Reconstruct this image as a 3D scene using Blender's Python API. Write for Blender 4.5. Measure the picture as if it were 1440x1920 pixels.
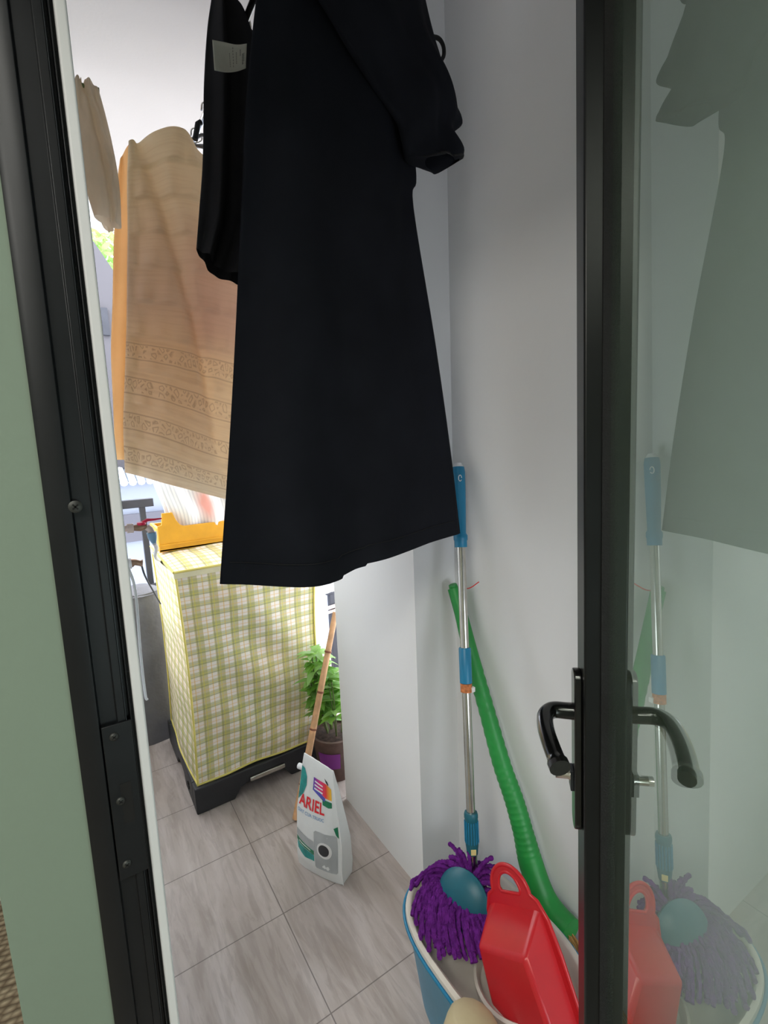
import bpy, bmesh, math, random
from mathutils import Vector, Matrix, Euler, noise
random.seed(7)
C = bpy.context.scene.collection
sc = bpy.context.scene
for o in list(bpy.data.objects): bpy.data.objects.remove(o)

# ------------------------------------------------------------------ camera
F = 920.0
PITCH, YAW, ROLL = math.radians(9.0), math.radians(32.7), math.radians(-2.33)
CAM = Vector((0, 0, 1.55))
_f = Vector((math.sin(YAW)*math.cos(PITCH), math.cos(YAW)*math.cos(PITCH), -math.sin(PITCH)))
_r0 = Vector((math.cos(YAW), -math.sin(YAW), 0)); _u0 = _r0.cross(_f)
_r = _r0*math.cos(ROLL) + _u0*math.sin(ROLL)
_u = -_r0*math.sin(ROLL) + _u0*math.cos(ROLL)
cd = bpy.data.cameras.new('camera'); cam = bpy.data.objects.new('camera', cd); C.objects.link(cam)
cam.matrix_world = Matrix(((_r.x, _u.x, -_f.x, CAM.x), (_r.y, _u.y, -_f.y, CAM.y), (_r.z, _u.z, -_f.z, CAM.z), (0, 0, 0, 1)))
cd.sensor_width = 36; cd.sensor_fit = 'AUTO'; cd.lens = F*36/1920; cd.clip_start = .02
sc.camera = cam

def at(u, v, ax, val):
    d = _f + _r*((u-720)/F) - _u*((v-960)/F)
    t = (val-CAM[ax])/d[ax]
    return CAM + d*t
def aty(u, v, y): return at(u, v, 1, y)

# ------------------------------------------------------------------ world, light, exposure
w = bpy.data.worlds.new('overcast_sky'); sc.world = w; w.use_nodes = True
nt = w.node_tree; bg = nt.nodes['Background']
tc = nt.nodes.new('ShaderNodeTexCoord'); sp = nt.nodes.new('ShaderNodeSeparateXYZ'); cr = nt.nodes.new('ShaderNodeValToRGB')
nt.links.new(tc.outputs['Generated'], sp.inputs[0]); nt.links.new(sp.outputs['Z'], cr.inputs[0]); nt.links.new(cr.outputs[0], bg.inputs[0])
cr.color_ramp.elements[0].color = (.80, .84, .92, 1); cr.color_ramp.elements[1].color = (.95, .97, 1, 1)
bg.inputs[1].default_value = 4.3
def area(name, loc, target, sx, sy, power, col=(1, 1, 1), portal=False):
    l = bpy.data.lights.new(name, 'AREA'); l.shape = 'RECTANGLE'; l.size = sx; l.size_y = sy; l.energy = power; l.color = col
    o = bpy.data.objects.new(name, l); C.objects.link(o); o.location = loc
    o.rotation_euler = (Vector(target)-Vector(loc)).to_track_quat('-Z', 'Y').to_euler()
    if portal: l.cycles.is_portal = True
    return o
area('daylight_portal', (.95, 3.12, 1.7), (.95, 2, 1.7), 2.2, 2.2, 1, portal=True)
area('side_daylight_portal', (-.02, 2.55, 1.6), (1, 2.55, 1.6), 1.1, 2.4, 1, portal=True)
area('near_fill_portal', (.65, -1.0, .85), (.65, 0, .85), 1.1, .7, 1, portal=True)  # portal for the opening added at the near end as fill
area('room_fill_light', (-.55, -.45, 2.7), (-.55, -.45, 0), .4, .4, 10, (1, .96, .88))  # added fill light, out of view, mainly for the sage wall face
area('room_fill_light', (-1.6, -.6, 2.68), (-1.6, -.6, 0), .9, .9, 30, (1, .96, .88))  # second added fill light, out of view, lifts the right wall
vs = sc.view_settings; vs.view_transform = 'Standard'; vs.look = 'None'; vs.gamma = 1; vs.exposure = 0.55; vs.use_curve_mapping = False

# ------------------------------------------------------------------ material helpers
def lin(c):
    return tuple((x/255/12.92 if x/255 <= .04045 else ((x/255+.055)/1.055)**2.4) for x in c) + (1,)
class NT:
    def __init__(s, name):
        s.m = bpy.data.materials.new(name); s.m.use_nodes = True; s.t = s.m.node_tree; s.n = s.t.nodes
        s.b = s.n['Principled BSDF']; s.out = s.n['Material Output']
    def add(s, typ, **kw):
        nd = s.n.new(typ)
        for k, v in kw.items(): setattr(nd, k, v)
        return nd
    def link(s, a, b): s.t.links.new(a, b)
    def math(s, op, a, b=None, c=None, clamp=False):
        nd = s.n.new('ShaderNodeMath'); nd.operation = op; nd.use_clamp = clamp
        for i, x in enumerate((a, b, c)):
            if x is None: continue
            if isinstance(x, (int, float)): nd.inputs[i].default_value = x
            else: s.link(x, nd.inputs[i])
        return nd.outputs[0]
    def mix(s, fac, a, b, mode='MIX'):
        nd = s.n.new('ShaderNodeMix'); nd.data_type = 'RGBA'; nd.blend_type = mode
        for sock, x in ((nd.inputs[0], fac), (nd.inputs[6], a), (nd.inputs[7], b)):
            if isinstance(x, (int, float)): sock.default_value = x
            elif isinstance(x, tuple): sock.default_value = x
            else: s.link(x, sock)
        return nd.outputs[2]
    def noise(s, vec, scale, detail=4, rough=.55, dist=0):
        nd = s.n.new('ShaderNodeTexNoise'); nd.inputs['Scale'].default_value = scale
        nd.inputs['Detail'].default_value = detail; nd.inputs['Roughness'].default_value = rough; nd.inputs['Distortion'].default_value = dist
        if vec is not None: s.link(vec, nd.inputs['Vector'])
        return nd.outputs['Fac']
    def coord(s, kind='Object'):
        return s.n.new('ShaderNodeTexCoord').outputs[kind]
    def mapping(s, vec, scale=(1, 1, 1), rot=(0, 0, 0)):
        nd = s.n.new('ShaderNodeMapping'); nd.inputs['Scale'].default_value = scale; nd.inputs['Rotation'].default_value = rot
        s.link(vec, nd.inputs['Vector']); return nd.outputs[0]
    def ramp(s, fac, stops):
        nd = s.n.new('ShaderNodeValToRGB'); s.link(fac, nd.inputs[0]); e = nd.color_ramp.elements
        e[0].position, e[0].color = stops[0]; e[1].position, e[1].color = stops[-1]
        for p, c in stops[1:-1]: x = e.new(p); x.color = c
        return nd.outputs[0]
    def bump(s, h, strength=.3, dist=.01):
        nd = s.n.new('ShaderNodeBump'); nd.inputs['Strength'].default_value = strength; nd.inputs['Distance'].default_value = dist
        s.link(h, nd.inputs['Height']); s.link(nd.outputs[0], s.b.inputs['Normal']); return nd
def mat(name, col, rough=.5, metal=0, var=.06, nscale=8, bump=0, bscale=60, spec=.5, coat=0, bdist=.002):
    k = NT(name); k.b.inputs['Roughness'].default_value = rough; k.b.inputs['Metallic'].default_value = metal
    k.b.inputs['Specular IOR Level'].default_value = spec; k.b.inputs['Coat Weight'].default_value = coat
    c = lin(col); oc = k.coord()
    n = k.noise(oc, nscale, 5)
    lo = tuple(x*(1-var*1.6) for x in c[:3])+(1,); hi = tuple(min(1, x*(1+var*1.6)) for x in c[:3])+(1,)
    k.link(k.ramp(n, [(.3, lo), (.7, hi)]), k.b.inputs['Base Color'])
    if bump: k.bump(k.noise(oc, bscale, 3), bump, bdist)
    return k.m
def cloth(name, col, trans=.3, tcol=None, rough=.85, var=.08, weave=900, bump=.25, spec=.2):
    """diffuse cloth that lets some light through"""
    k = NT(name); b = k.b; b.inputs['Roughness'].default_value = rough; b.inputs['Specular IOR Level'].default_value = spec
    c = lin(col); oc = k.coord(); n = k.noise(oc, 9, 5)
    lo = tuple(x*(1-var*1.6) for x in c[:3])+(1,); hi = tuple(min(1, x*(1+var*1.6)) for x in c[:3])+(1,)
    colr = k.ramp(n, [(.3, lo), (.7, hi)]); k.link(colr, b.inputs['Base Color'])
    k.bump(k.noise(oc, weave, 2), bump, .0006)
    if trans:
        t = k.add('ShaderNodeBsdfTranslucent'); t.inputs[0].default_value = lin(tcol or col)
        mx = k.add('ShaderNodeMixShader'); mx.inputs[0].default_value = trans
        k.link(b.outputs[0], mx.inputs[1]); k.link(t.outputs[0], mx.inputs[2]); k.link(mx.outputs[0], k.out.inputs[0])
    return k.m

# ------------------------------------------------------------------ materials
M = {}
def plaster(name, col):
    k = NT(name); oc = k.coord(); n = k.noise(oc, 1.6, 6); n2 = k.noise(oc, 14, 6, .7)
    c = lin(col)
    base = k.ramp(n, [(.3, tuple(x*.95 for x in c[:3])+(1,)), (.7, c)])
    dirt = k.ramp(n2, [(.74, (1, 1, 1, 1)), (.86, (.93, .93, .9, 1))])
    k.link(k.mix(1.0, base, dirt, 'MULTIPLY'), k.b.inputs['Base Color'])
    k.b.inputs['Roughness'].default_value = .62; k.b.inputs['Specular IOR Level'].default_value = .3
    k.bump(k.noise(oc, 90, 4), .12, .002); return k.m
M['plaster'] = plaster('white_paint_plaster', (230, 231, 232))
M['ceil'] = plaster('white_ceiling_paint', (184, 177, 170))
M['sage'] = plaster('sage_green_paint', (138, 155, 139))
M['room'] = plaster('room_wall_paint', (200, 205, 196))
M['jamb'] = mat('dark_aluminium', (26, 29, 32), .42, .3, .1, 12)
M['door_alu'] = mat('door_aluminium', (18, 20, 21), .34, .3, .1, 12)
M['jamb2'] = mat('dark_aluminium_ridge', (48, 52, 56), .4, .5, .1, 12)
M['gasket'] = mat('rubber_gasket', (14, 14, 14), .8, 0, .2, 40, .6, 300)
M['screw'] = mat('screw_steel', (72, 74, 72), .5, .7, .1, 60)
M['recess'] = mat('screw_recess', (12, 12, 12), .8)
M['black_gloss'] = mat('black_lacquered_metal', (12, 13, 13), .22, .2, .1, 20, coat=.4)
M['black_plastic'] = mat('black_plastic', (40, 41, 45), .55, 0, .12, 9, .2, 80)
M['steel'] = mat('brushed_steel', (200, 198, 192), .18, 1, .05, 30)
M['teal'] = mat('teal_blue_plastic', (22, 120, 160), .38, 0, .06, 12)
M['teal_dark'] = mat('dark_teal_plastic', (24, 96, 112), .42, 0, .06, 12)
M['purple'] = mat('purple_microfibre', (104, 38, 128), .95, 0, .22, 60, .9, 420, .1, bdist=.004)
M['red'] = mat('red_plastic', (196, 34, 42), .3, 0, .05, 7, .04, 40)
M['cream'] = mat('cream_plastic', (204, 198, 188), .45, 0, .05, 8)
M['bucket_blue'] = mat('light_blue_plastic', (70, 150, 185), .4, 0, .05, 8)
M['khaki_plastic'] = mat('khaki_plastic', (190, 176, 140), .55, 0, .06, 9, .2, 60)
M['broom_green'] = mat('green_plastic', (34, 140, 62), .42, 0, .08, 10)
M['straw'] = mat('dry_straw', (168, 128, 74), .85, 0, .3, 60)
M['orange'] = mat('orange_twine', (198, 120, 70), .8, 0, .25, 90)
M['redstring'] = mat('red_string', (210, 50, 50), .7)
M['bamboo'] = mat('bamboo_cane', (214, 166, 122), .5, 0, .14, 22)
M['bamboo_node'] = mat('bamboo_node', (140, 84, 60), .6)
M['label_cream'] = mat('cream_sticker', (236, 218, 150), .5)
M['pouch'] = mat('white_pouch_film', (232, 234, 234), .32, 0, .02, 10, .25, 26, bdist=.006)
M['d_red'] = mat('print_red', (226, 36, 48), .4)
M['d_teal'] = mat('print_teal', (40, 150, 146), .4, var=.2, nscale=30)
M['d_blue'] = mat('print_pale_blue', (140, 170, 205), .4)
M['d_navy'] = mat('print_violet', (84, 84, 176), .4)
M['d_green'] = mat('print_green', (24, 120, 84), .4)
M['d_grey'] = mat('print_grey', (176, 180, 182), .4)
M['d_dark'] = mat('print_dark', (52, 54, 58), .3)
M['d_white'] = mat('print_white', (236, 236, 236), .4)
k = NT('print_violet_to_yellow'); uvn = k.coord('UV'); s_ = k.add('ShaderNodeSeparateXYZ'); k.link(uvn, s_.inputs[0])
k.link(k.ramp(s_.outputs[0], [(0, lin((86, 60, 180))), (.35, lin((226, 60, 130))), (.7, lin((236, 60, 60))), (.95, lin((246, 190, 60)))]), k.b.inputs['Base Color']); M['d_grad'] = k.m
M['terracotta'] = mat('dark_brown_pot', (88, 66, 58), .7, 0, .2, 20)
M['grey_pot'] = mat('grey_pot', (120, 116, 118), .6)
M['soil'] = mat('potting_soil', (58, 42, 36), .95, 0, .4, 60, .8, 100)
M['label_violet'] = mat('violet_label', (120, 40, 128), .5)
M['leaf'] = cloth('green_leaf', (108, 158, 74), .4, (150, 200, 70), .5, .25, 40, .2, .4)
M['leaf2'] = cloth('pale_leaf', (150, 190, 120), .4, (170, 215, 100), .5, .2, 40, .2, .4)
M['stem'] = mat('plant_stem', (98, 110, 66), .7)
M['brass'] = mat('aged_brass', (170, 140, 118), .4, .5, .15, 40)
M['pale_fitting'] = mat('pale_pipe_fitting', (214, 196, 190), .5)
M['pinkred'] = mat('red_valve_lever', (226, 40, 84), .4)
M['blue_fit'] = mat('blue_hose_connector', (120, 160, 190), .45)
M['cable'] = mat('grey_cable', (84, 86, 92), .6)
M['white_tube'] = mat('white_tube', (226, 228, 232), .45)
M['ochre'] = mat('ochre_plastic', (218, 158, 34), .42, 0, .05, 14)
M['rail'] = mat('charcoal_rail_paint', (62, 64, 72), .5, .2, .08, 10)
M['pale_build'] = plaster('pale_building_paint', (146, 153, 170))
M['lilac_build'] = plaster('lilac_grey_building_paint', (92, 90, 95))
M['band'] = plaster('grey_ledge', (98, 98, 108))
M['ground'] = plaster('street', (58, 58, 58))
M['yellow_pipe'] = cloth('yellow_piping', (236, 222, 130), .15)
M['greytarp'] = mat('grey_sheet', (104, 104, 110), .6, 0, .1, 5, .4, 14, bdist=.02)
M['hanger_grey'] = mat('grey_hanger_plastic', (130, 128, 128), .4)
M['care'] = cloth('white_care_label', (214, 214, 200), .1, weave=600)
M['ink'] = mat('label_ink', (96, 98, 90), .8)
M['black_cloth'] = cloth('black_crepe', (25, 27, 33), 0, var=.1, weave=1200, bump=.3, spec=.12)
M['black_cloth2'] = cloth('charcoal_jersey', (36, 36, 38), 0, var=.15, weave=900, bump=.3, spec=.15)
M['khaki_cloth'] = cloth('khaki_cotton', (236, 224, 206), .5, (240, 226, 204))
M['gold_cloth'] = cloth('golden_lining', (228, 196, 148), .45, (240, 200, 146))
M['tab'] = mat('black_ribbon', (10, 10, 11), .8)

# lace dress
k = NT('beige_lace_dress'); uv = k.coord('UV'); sx = k.add('ShaderNodeSeparateXYZ'); k.link(uv, sx.inputs[0]); U, V_ = sx.outputs[0], sx.outputs[1]
oc = k.coord()
base = k.ramp(V_, [(0, lin((222, 212, 186))), (.22, lin((220, 208, 184))), (.36, lin((214, 198, 178))), (.5, lin((212, 194, 176))), (.62, lin((236, 216, 186))), (1, lin((242, 230, 208)))])
pink = k.math('MULTIPLY', k.ramp(U, [(.38, (0, 0, 0, 1)), (.55, (1, 1, 1, 1))]), k.ramp(V_, [(.22, (0, 0, 0, 1)), (.34, (1, 1, 1, 1)), (.55, (1, 1, 1, 1)), (.64, (0, 0, 0, 1))]))
base = k.mix(k.math('MULTIPLY', pink, .8), base, lin((206, 172, 160)))
vor = k.add('ShaderNodeTexVoronoi', feature='DISTANCE_TO_EDGE'); k.link(k.mapping(uv, (26, 46, 1)), vor.inputs['Vector']); vor.inputs['Scale'].default_value = 1.0
ring = k.math('SUBTRACT', 1, k.math('DIVIDE', k.math('ABSOLUTE', k.math('SUBTRACT', vor.outputs['Distance'], .2)), .09), clamp=True)
tv = k.math('FRACT', k.math('MULTIPLY', V_, 10.0))
band = k.math('MULTIPLY', k.math('GREATER_THAN', tv, .25), k.math('LESS_THAN', tv, .62))
low = k.math('GREATER_THAN', V_, .6)
lace = k.math('MULTIPLY', k.math('MULTIPLY', ring, band), low)
line = k.math('SUBTRACT', 1, k.math('DIVIDE', k.math('ABSOLUTE', k.math('SUBTRACT', tv, .22)), .03), clamp=True)
line2 = k.math('SUBTRACT', 1, k.math('DIVIDE', k.math('ABSOLUTE', k.math('SUBTRACT', tv, .68)), .03), clamp=True)
strm = k.noise(k.mapping(uv, (3, 110, 1)), 1.0, 3)
dk = k.math('MULTIPLY', k.math('MULTIPLY', k.math('MAXIMUM', k.math('MAXIMUM', lace, line), line2), low), .6)
base = k.mix(dk, base, lin((140, 108, 80)))
base = k.mix(k.math('MULTIPLY', k.ramp(strm, [(.45, (0, 0, 0, 1)), (.7, (1, 1, 1, 1))]), .22), base, lin((160, 126, 96)))
k.link(base, k.b.inputs['Base Color']); k.b.inputs['Roughness'].default_value = .85; k.b.inputs['Specular IOR Level'].default_value = .15
k.bump(k.math('ADD', k.noise(k.mapping(uv, (30, 120, 1)), 1, 4), lace), .5, .002)
t = k.add('ShaderNodeBsdfTranslucent'); k.link(k.mix(.5, base, lin((240, 222, 196))), t.inputs[0])
mx = k.add('ShaderNodeMixShader'); mx.inputs[0].default_value = .5
k.link(k.b.outputs[0], mx.inputs[1]); k.link(t.outputs[0], mx.inputs[2]); k.link(mx.outputs[0], k.out.inputs[0]); M['lace'] = k.m

# striped translucent bag
k = NT('striped_white_fabric'); uv = k.coord('UV'); sx = k.add('ShaderNodeSeparateXYZ'); k.link(uv, sx.inputs[0])
st = k.math('GREATER_THAN', k.math('FRACT', k.math('MULTIPLY', sx.outputs[0], 34)), .6)
n = k.noise(k.coord(), 7, 2)
pk = k.math('MULTIPLY', k.math('SUBTRACT', 1, k.math('DIVIDE', k.math('ABSOLUTE', k.math('SUBTRACT', sx.outputs[0], .34)), .10), clamp=True), k.math('SUBTRACT', 1, k.math('DIVIDE', k.math('ABSOLUTE', k.math('SUBTRACT', sx.outputs[1], .42)), .24), clamp=True))
b0 = k.mix(k.math('MULTIPLY', st, .38), lin((238, 236, 234)), lin((166, 170, 180)))
b0 = k.mix(k.math('MULTIPLY', pk, 1.6, clamp=True), b0, lin((240, 170, 158)))
k.link(b0, k.b.inputs['Base Color']); k.b.inputs['Roughness'].default_value = .6; M['striped'] = k.m

# plaid
k = NT('plaid_cover_fabric'); uv = k.coord('UV'); sx = k.add('ShaderNodeSeparateXYZ'); k.link(uv, sx.inputs[0])
def bands(coord, p):
    f = k.math('FRACT', k.math('DIVIDE', coord, p))
    wide = k.math('GREATER_THAN', f, .54)
    thin = k.math('LESS_THAN', k.math('ABSOLUTE', k.math('SUBTRACT', f, .25)), .03)
    thin2 = k.math('LESS_THAN', k.math('ABSOLUTE', k.math('SUBTRACT', f, .75)), .03)
    thin3 = k.math('LESS_THAN', k.math('ABSOLUTE', k.math('SUBTRACT', f, .62)), .02)
    return wide, thin, thin2, thin3
a = bands(sx.outputs[0], .076); b = bands(sx.outputs[1], .050)
col = k.mix(0, lin((240, 232, 222)), (1, 1, 1, 1))
col = k.mix(k.math('MULTIPLY', a[0], .6), col, lin((178, 170, 84)))
col = k.mix(k.math('MULTIPLY', b[0], .5), col, lin((164, 172, 86)))
for q_, cc_ in ((a[1], (226, 184, 70)), (b[1], (232, 190, 110)), (a[2], (214, 206, 90)), (b[2], (220, 210, 100)), (a[3], (120, 120, 90)), (b[3], (120, 126, 90))):
    col = k.mix(k.math('MULTIPLY', q_, .55), col, lin(cc_))
n = k.noise(k.coord(), 3, 2)
col = k.mix(k.math('MULTIPLY', k.ramp(n, [(.4, (0, 0, 0, 1)), (.65, (1, 1, 1, 1))]), .12), col, lin((220, 160, 120)))
k.link(col, k.b.inputs['Base Color']); k.b.inputs['Roughness'].default_value = .7; k.b.inputs['Specular IOR Level'].default_value = .3
k.bump(k.noise(k.coord(), 16, 3), .3, .01); M['plaid'] = k.m

# balcony floor
k = NT('grey_brown_stone_tile'); oc = k.coord(); sx = k.add('ShaderNodeSeparateXYZ'); k.link(oc, sx.inputs[0])
v1 = k.noise(k.mapping(oc, (9, 1.6, 1), (0, 0, math.radians(22))), 1.3, 8, .62, .6)
v2 = k.noise(k.mapping(oc, (30, 4.0, 1), (0, 0, math.radians(24))), 1.4, 6, .6, .8)
v3 = k.noise(oc, 1.6, 3)
c1 = k.ramp(v1, [(.3, lin((160, 148, 140))), (.48, lin((176, 165, 159))), (.62, lin((190, 180, 176))), (.75, lin((164, 150, 141)))])
c1 = k.mix(k.math('MULTIPLY', k.ramp(v2, [(.42, (1, 1, 1, 1)), (.52, (0, 0, 0, 1))]), .2), c1, lin((104, 88, 78)))
c1 = k.mix(k.math('MULTIPLY', k.ramp(v3, [(.45, (0, 0, 0, 1)), (.7, (1, 1, 1, 1))]), .35), c1, lin((200, 192, 190)))
def grout(coord, p, off, wd):
    f = k.math('FRACT', k.math('DIVIDE', k.math('ADD', coord, off), p))
    return k.math('LESS_THAN', k.math('ABSOLUTE', k.math('SUBTRACT', f, .5)), wd/p)
g = k.math('MAXIMUM', grout(sx.outputs[1], .345, .345*.5-1.039+.345*3, .0016), grout(sx.outputs[0], .69, .345-.43+.69, .0016))
c1 = k.mix(k.math('MULTIPLY', g, .8), c1, lin((98, 90, 86)))
k.link(c1, k.b.inputs['Base Color']); k.b.inputs['Roughness'].default_value = .33
k.link(k.ramp(v1, [(.3, (.5, .5, .5, 1)), (.7, (.3, .3, .3, 1))]), k.b.inputs['Roughness'])
k.bump(k.math('SUBTRACT', v2, k.math('MULTIPLY', g, 1.0)), .15, .002); M['tile'] = k.m

# woven rug
k = NT('woven_beige_rug'); oc = k.coord(); wv = k.add('ShaderNodeTexVoronoi'); k.link(k.mapping(oc, (34, 52, 1), (0, 0, .4)), wv.inputs['Vector']); wv.inputs['Scale'].default_value = 1; wv.inputs['Randomness'].default_value = .35
k.link(k.ramp(wv.outputs['Distance'], [(.1, lin((190, 176, 152))), (.62, lin((120, 104, 86)))]), k.b.inputs['Base Color'])
k.b.inputs['Roughness'].default_value = .95; k.bump(k.math('SUBTRACT', 1, wv.outputs['Distance']), 1, .012); M['rug'] = k.m
M['roomfloor'] = mat('room_floor_tile', (150, 140, 128), .4)

# door glass: clear tinted pane, reflecting by Fresnel
k = NT('green_tinted_glass'); fr = k.add('ShaderNodeFresnel'); fr.inputs[0].default_value = 1.62
tr = k.add('ShaderNodeBsdfTransparent'); tr.inputs[0].default_value = (.86, .92, .87, 1)
gl = k.add('ShaderNodeBsdfGlossy'); gl.inputs[0].default_value = (.86, .95, .88, 1); gl.inputs['Roughness'].default_value = .0
df = k.add('ShaderNodeBsdfDiffuse'); df.inputs[0].default_value = lin((176, 200, 176))
sm = k.noise(k.coord(), 9, 6, .7)
mx0 = k.add('ShaderNodeMixShader'); k.link(k.math('MULTIPLY', k.ramp(sm, [(.5, (.72, .72, .72, 1)), (.8, (1, 1, 1, 1))]), .14), mx0.inputs[0]); k.link(tr.outputs[0], mx0.inputs[1]); k.link(df.outputs[0], mx0.inputs[2])
mx = k.add('ShaderNodeMixShader'); gm = k.add('ShaderNodeNewGeometry'); ff = k.math('SUBTRACT', 1, gm.outputs['Backfacing']); k.link(k.math('MULTIPLY', k.math('MULTIPLY', fr.outputs[0], 1.6, clamp=True), ff), mx.inputs[0])
k.link(mx0.outputs[0], mx.inputs[1]); k.link(gl.outputs[0], mx.inputs[2]); k.link(mx.outputs[0], k.out.inputs[0]); M['glass'] = k.m

# ------------------------------------------------------------------ object helpers
def tag(o, label=None, cat=None, group=None, kind=None):
    if label: o['label'] = label
    if cat: o['category'] = cat
    if group: o['group'] = group
    if kind: o['kind'] = kind
    return o
def empty(name, loc=(0, 0, 0), **kw):
    o = bpy.data.objects.new(name, None); C.objects.link(o); o.location = loc; o.empty_display_size = .05
    return tag(o, **kw)
class MB:
    def __init__(s): s.v = []; s.f = []; s.uv = {}
    def add(s, vs, fs):
        n = len(s.v); s.v += [Vector(v) for v in vs]; s.f += [tuple(i+n for i in f) for f in fs]; return n
    def box(s, a, b, mtx=None):
        x0, y0, z0 = a; x1, y1, z1 = b
        vs = [Vector(p) for p in ((x0, y0, z0), (x1, y0, z0), (x1, y1, z0), (x0, y1, z0), (x0, y0, z1), (x1, y0, z1), (x1, y1, z1), (x0, y1, z1))]
        if mtx: vs = [mtx@v for v in vs]
        s.add(vs, [(0, 3, 2, 1), (4, 5, 6, 7), (0, 1, 5, 4), (1, 2, 6, 5), (2, 3, 7, 6), (3, 0, 4, 7)]); return s
    def tube(s, pts, rad, seg=12, caps=True, sx=1.0, mtx=None):
        pts = [Vector(p) for p in pts]; n = len(pts)
        rs = rad if isinstance(rad, (list, tuple)) else [rad]*n
        rings = []; prev = None
        for i, p in enumerate(pts):
            t = (pts[min(i+1, n-1)]-pts[max(i-1, 0)]).normalized()
            if prev is None:
                a = t.orthogonal().normalized()
            else:
                a = (prev - t*prev.dot(t)).normalized()
            prev = a; b = t.cross(a)
            rings.append([p + (a*math.cos(q)*sx + b*math.sin(q))*rs[i] for q in [2*math.pi*j/seg for j in range(seg)]])
        vs = [v for r in rings for v in r]
        if mtx: vs = [mtx@v for v in vs]
        fs = [(i*seg+j, i*seg+(j+1) % seg, (i+1)*seg+(j+1) % seg, (i+1)*seg+j) for i in range(n-1) for j in range(seg)]
        if caps: fs += [tuple(range(seg-1, -1, -1)), tuple((n-1)*seg+j for j in range(seg))]
        s.add(vs, fs); return s
    def lathe(s, prof, seg=32, mtx=None, sx=1, sy=1, cap=False):
        vs = []; n = len(prof)
        for r, z in prof:
            for j in range(seg):
                a = 2*math.pi*j/seg; vs.append(Vector((r*math.cos(a)*sx, r*math.sin(a)*sy, z)))
        if mtx: vs = [mtx@v for v in vs]
        fs = [(i*seg+j, i*seg+(j+1) % seg, (i+1)*seg+(j+1) % seg, (i+1)*seg+j) for i in range(n-1) for j in range(seg)]
        if cap: fs += [tuple(range(seg-1, -1, -1)), tuple((n-1)*seg+j for j in range(seg))]
        s.add(vs, fs); return s
    def prism(s, poly, a, b, fn):
        """poly: 2-D outline; fn(x, y, h) -> 3-D point; extruded from h=a to h=b"""
        n = len(poly); vs = [fn(x, y, a) for x, y in poly]+[fn(x, y, b) for x, y in poly]
        fs = [tuple(range(n-1, -1, -1)), tuple(range(n, 2*n))]+[(i, (i+1) % n, n+(i+1) % n, n+i) for i in range(n)]
        s.add(vs, fs); return s
    def build(s, name, m, parent=None, smooth=False, bevel=0, world=True, solid=0, **kw):
        me = bpy.data.meshes.new(name); me.from_pydata([tuple(v) for v in s.v], [], s.f); me.update()
        bm = bmesh.new(); bm.from_mesh(me); bmesh.ops.recalc_face_normals(bm, faces=bm.faces); bm.to_mesh(me); bm.free()
        if smooth:
            for p in me.polygons: p.use_smooth = True
        me.materials.append(m)
        o = bpy.data.objects.new(name, me); C.objects.link(o)
        if parent:
            o.parent = parent
            if world: o.matrix_parent_inverse = wm(parent).inverted()
        if solid:
            md = o.modifiers.new('thick', 'SOLIDIFY'); md.thickness = solid; md.offset = 0
        if bevel:
            md = o.modifiers.new('bevel', 'BEVEL'); md.width = bevel; md.segments = 3; md.limit_method = 'ANGLE'; md.angle_limit = math.radians(40)
            for p in me.polygons: p.use_smooth = True
            try: me.set_sharp_from_angle(angle=math.radians(50))
            except Exception: pass
        elif smooth:
            try: me.set_sharp_from_angle(angle=math.radians(55))
            except Exception: pass
        return tag(o, **kw)
def wm(o):
    m = o.matrix_basis.copy()
    return (wm(o.parent)@o.matrix_parent_inverse@m) if o.parent else m
def structure(mb, name, m, label, bevel=0):
    return mb.build(name, m, bevel=bevel, kind='structure', label=label)
def bez(pts, n=8):
    """Catmull-Rom through points"""
    P = [Vector(p) for p in pts]; P = [P[0]*2-P[1]]+P+[P[-1]*2-P[-2]]; out = []
    for i in range(1, len(P)-2):
        for k_ in range(n):
            t = k_/n; a, b, c, d = P[i-1], P[i], P[i+1], P[i+2]
            out.append(.5*((2*b)+(c-a)*t+(2*a-5*b+4*c-d)*t*t+(3*b-a-3*c+d)*t**3))
    out.append(P[-2]); return out

# ------------------------------------------------------------------ structure
structure(MB().box((.0, -.95, -.12), (1.25, 1.2, 0)).box((0, 1.2, -.12), (2.3, 3.2, 0)), 'floor', M['tile'], 'grey-brown stone-look balcony floor tiles with diagonal veins')
structure(MB().box((-3.2, -2.6, -.12), (0, 2.0, -.0)), 'floor', M['roomfloor'], 'room floor inside the doorway, left of the door frame')
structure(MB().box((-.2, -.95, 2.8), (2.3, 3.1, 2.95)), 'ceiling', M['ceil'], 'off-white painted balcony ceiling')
structure(MB().box((-3.2, -2.6, 2.8), (-.2, 2.1, 2.95)), 'ceiling', M['room'], 'ceiling of the room')
structure(MB().box((.0, 3.1, 2.74), (2.3, 3.2, 2.95)), 'trim_1', M['plaster'], 'white beam edge at the far end of the ceiling')
structure(MB().box((1.012, -.95, 0), (1.2, 1.17, 2.8)), 'wall_right', M['plaster'], 'smooth white wall behind the mop and the green broom')
structure(MB().box((.85, 1.17, 0), (1.35, 1.72, 2.8)), 'wall_pillar', M['plaster'], 'white pillar projecting from the right wall')
structure(MB().box((0, -1.05, 0), (1.2, -.95, .5)).box((0, -1.05, 1.2), (1.2, -.95, 2.8)).box((0, -1.05, .5), (.1, -.95, 1.2)), 'wall_near', M['plaster'], 'unseen near end wall of the balcony with an opening added for light')  # opening added out of view to let fill light onto the near walls
structure(MB().box((-.135, .766, 0), (.044, 1.7, 2.8)), 'wall_left', M['plaster'], 'white wall edge beside the dark door frame', bevel=.004)
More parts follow.
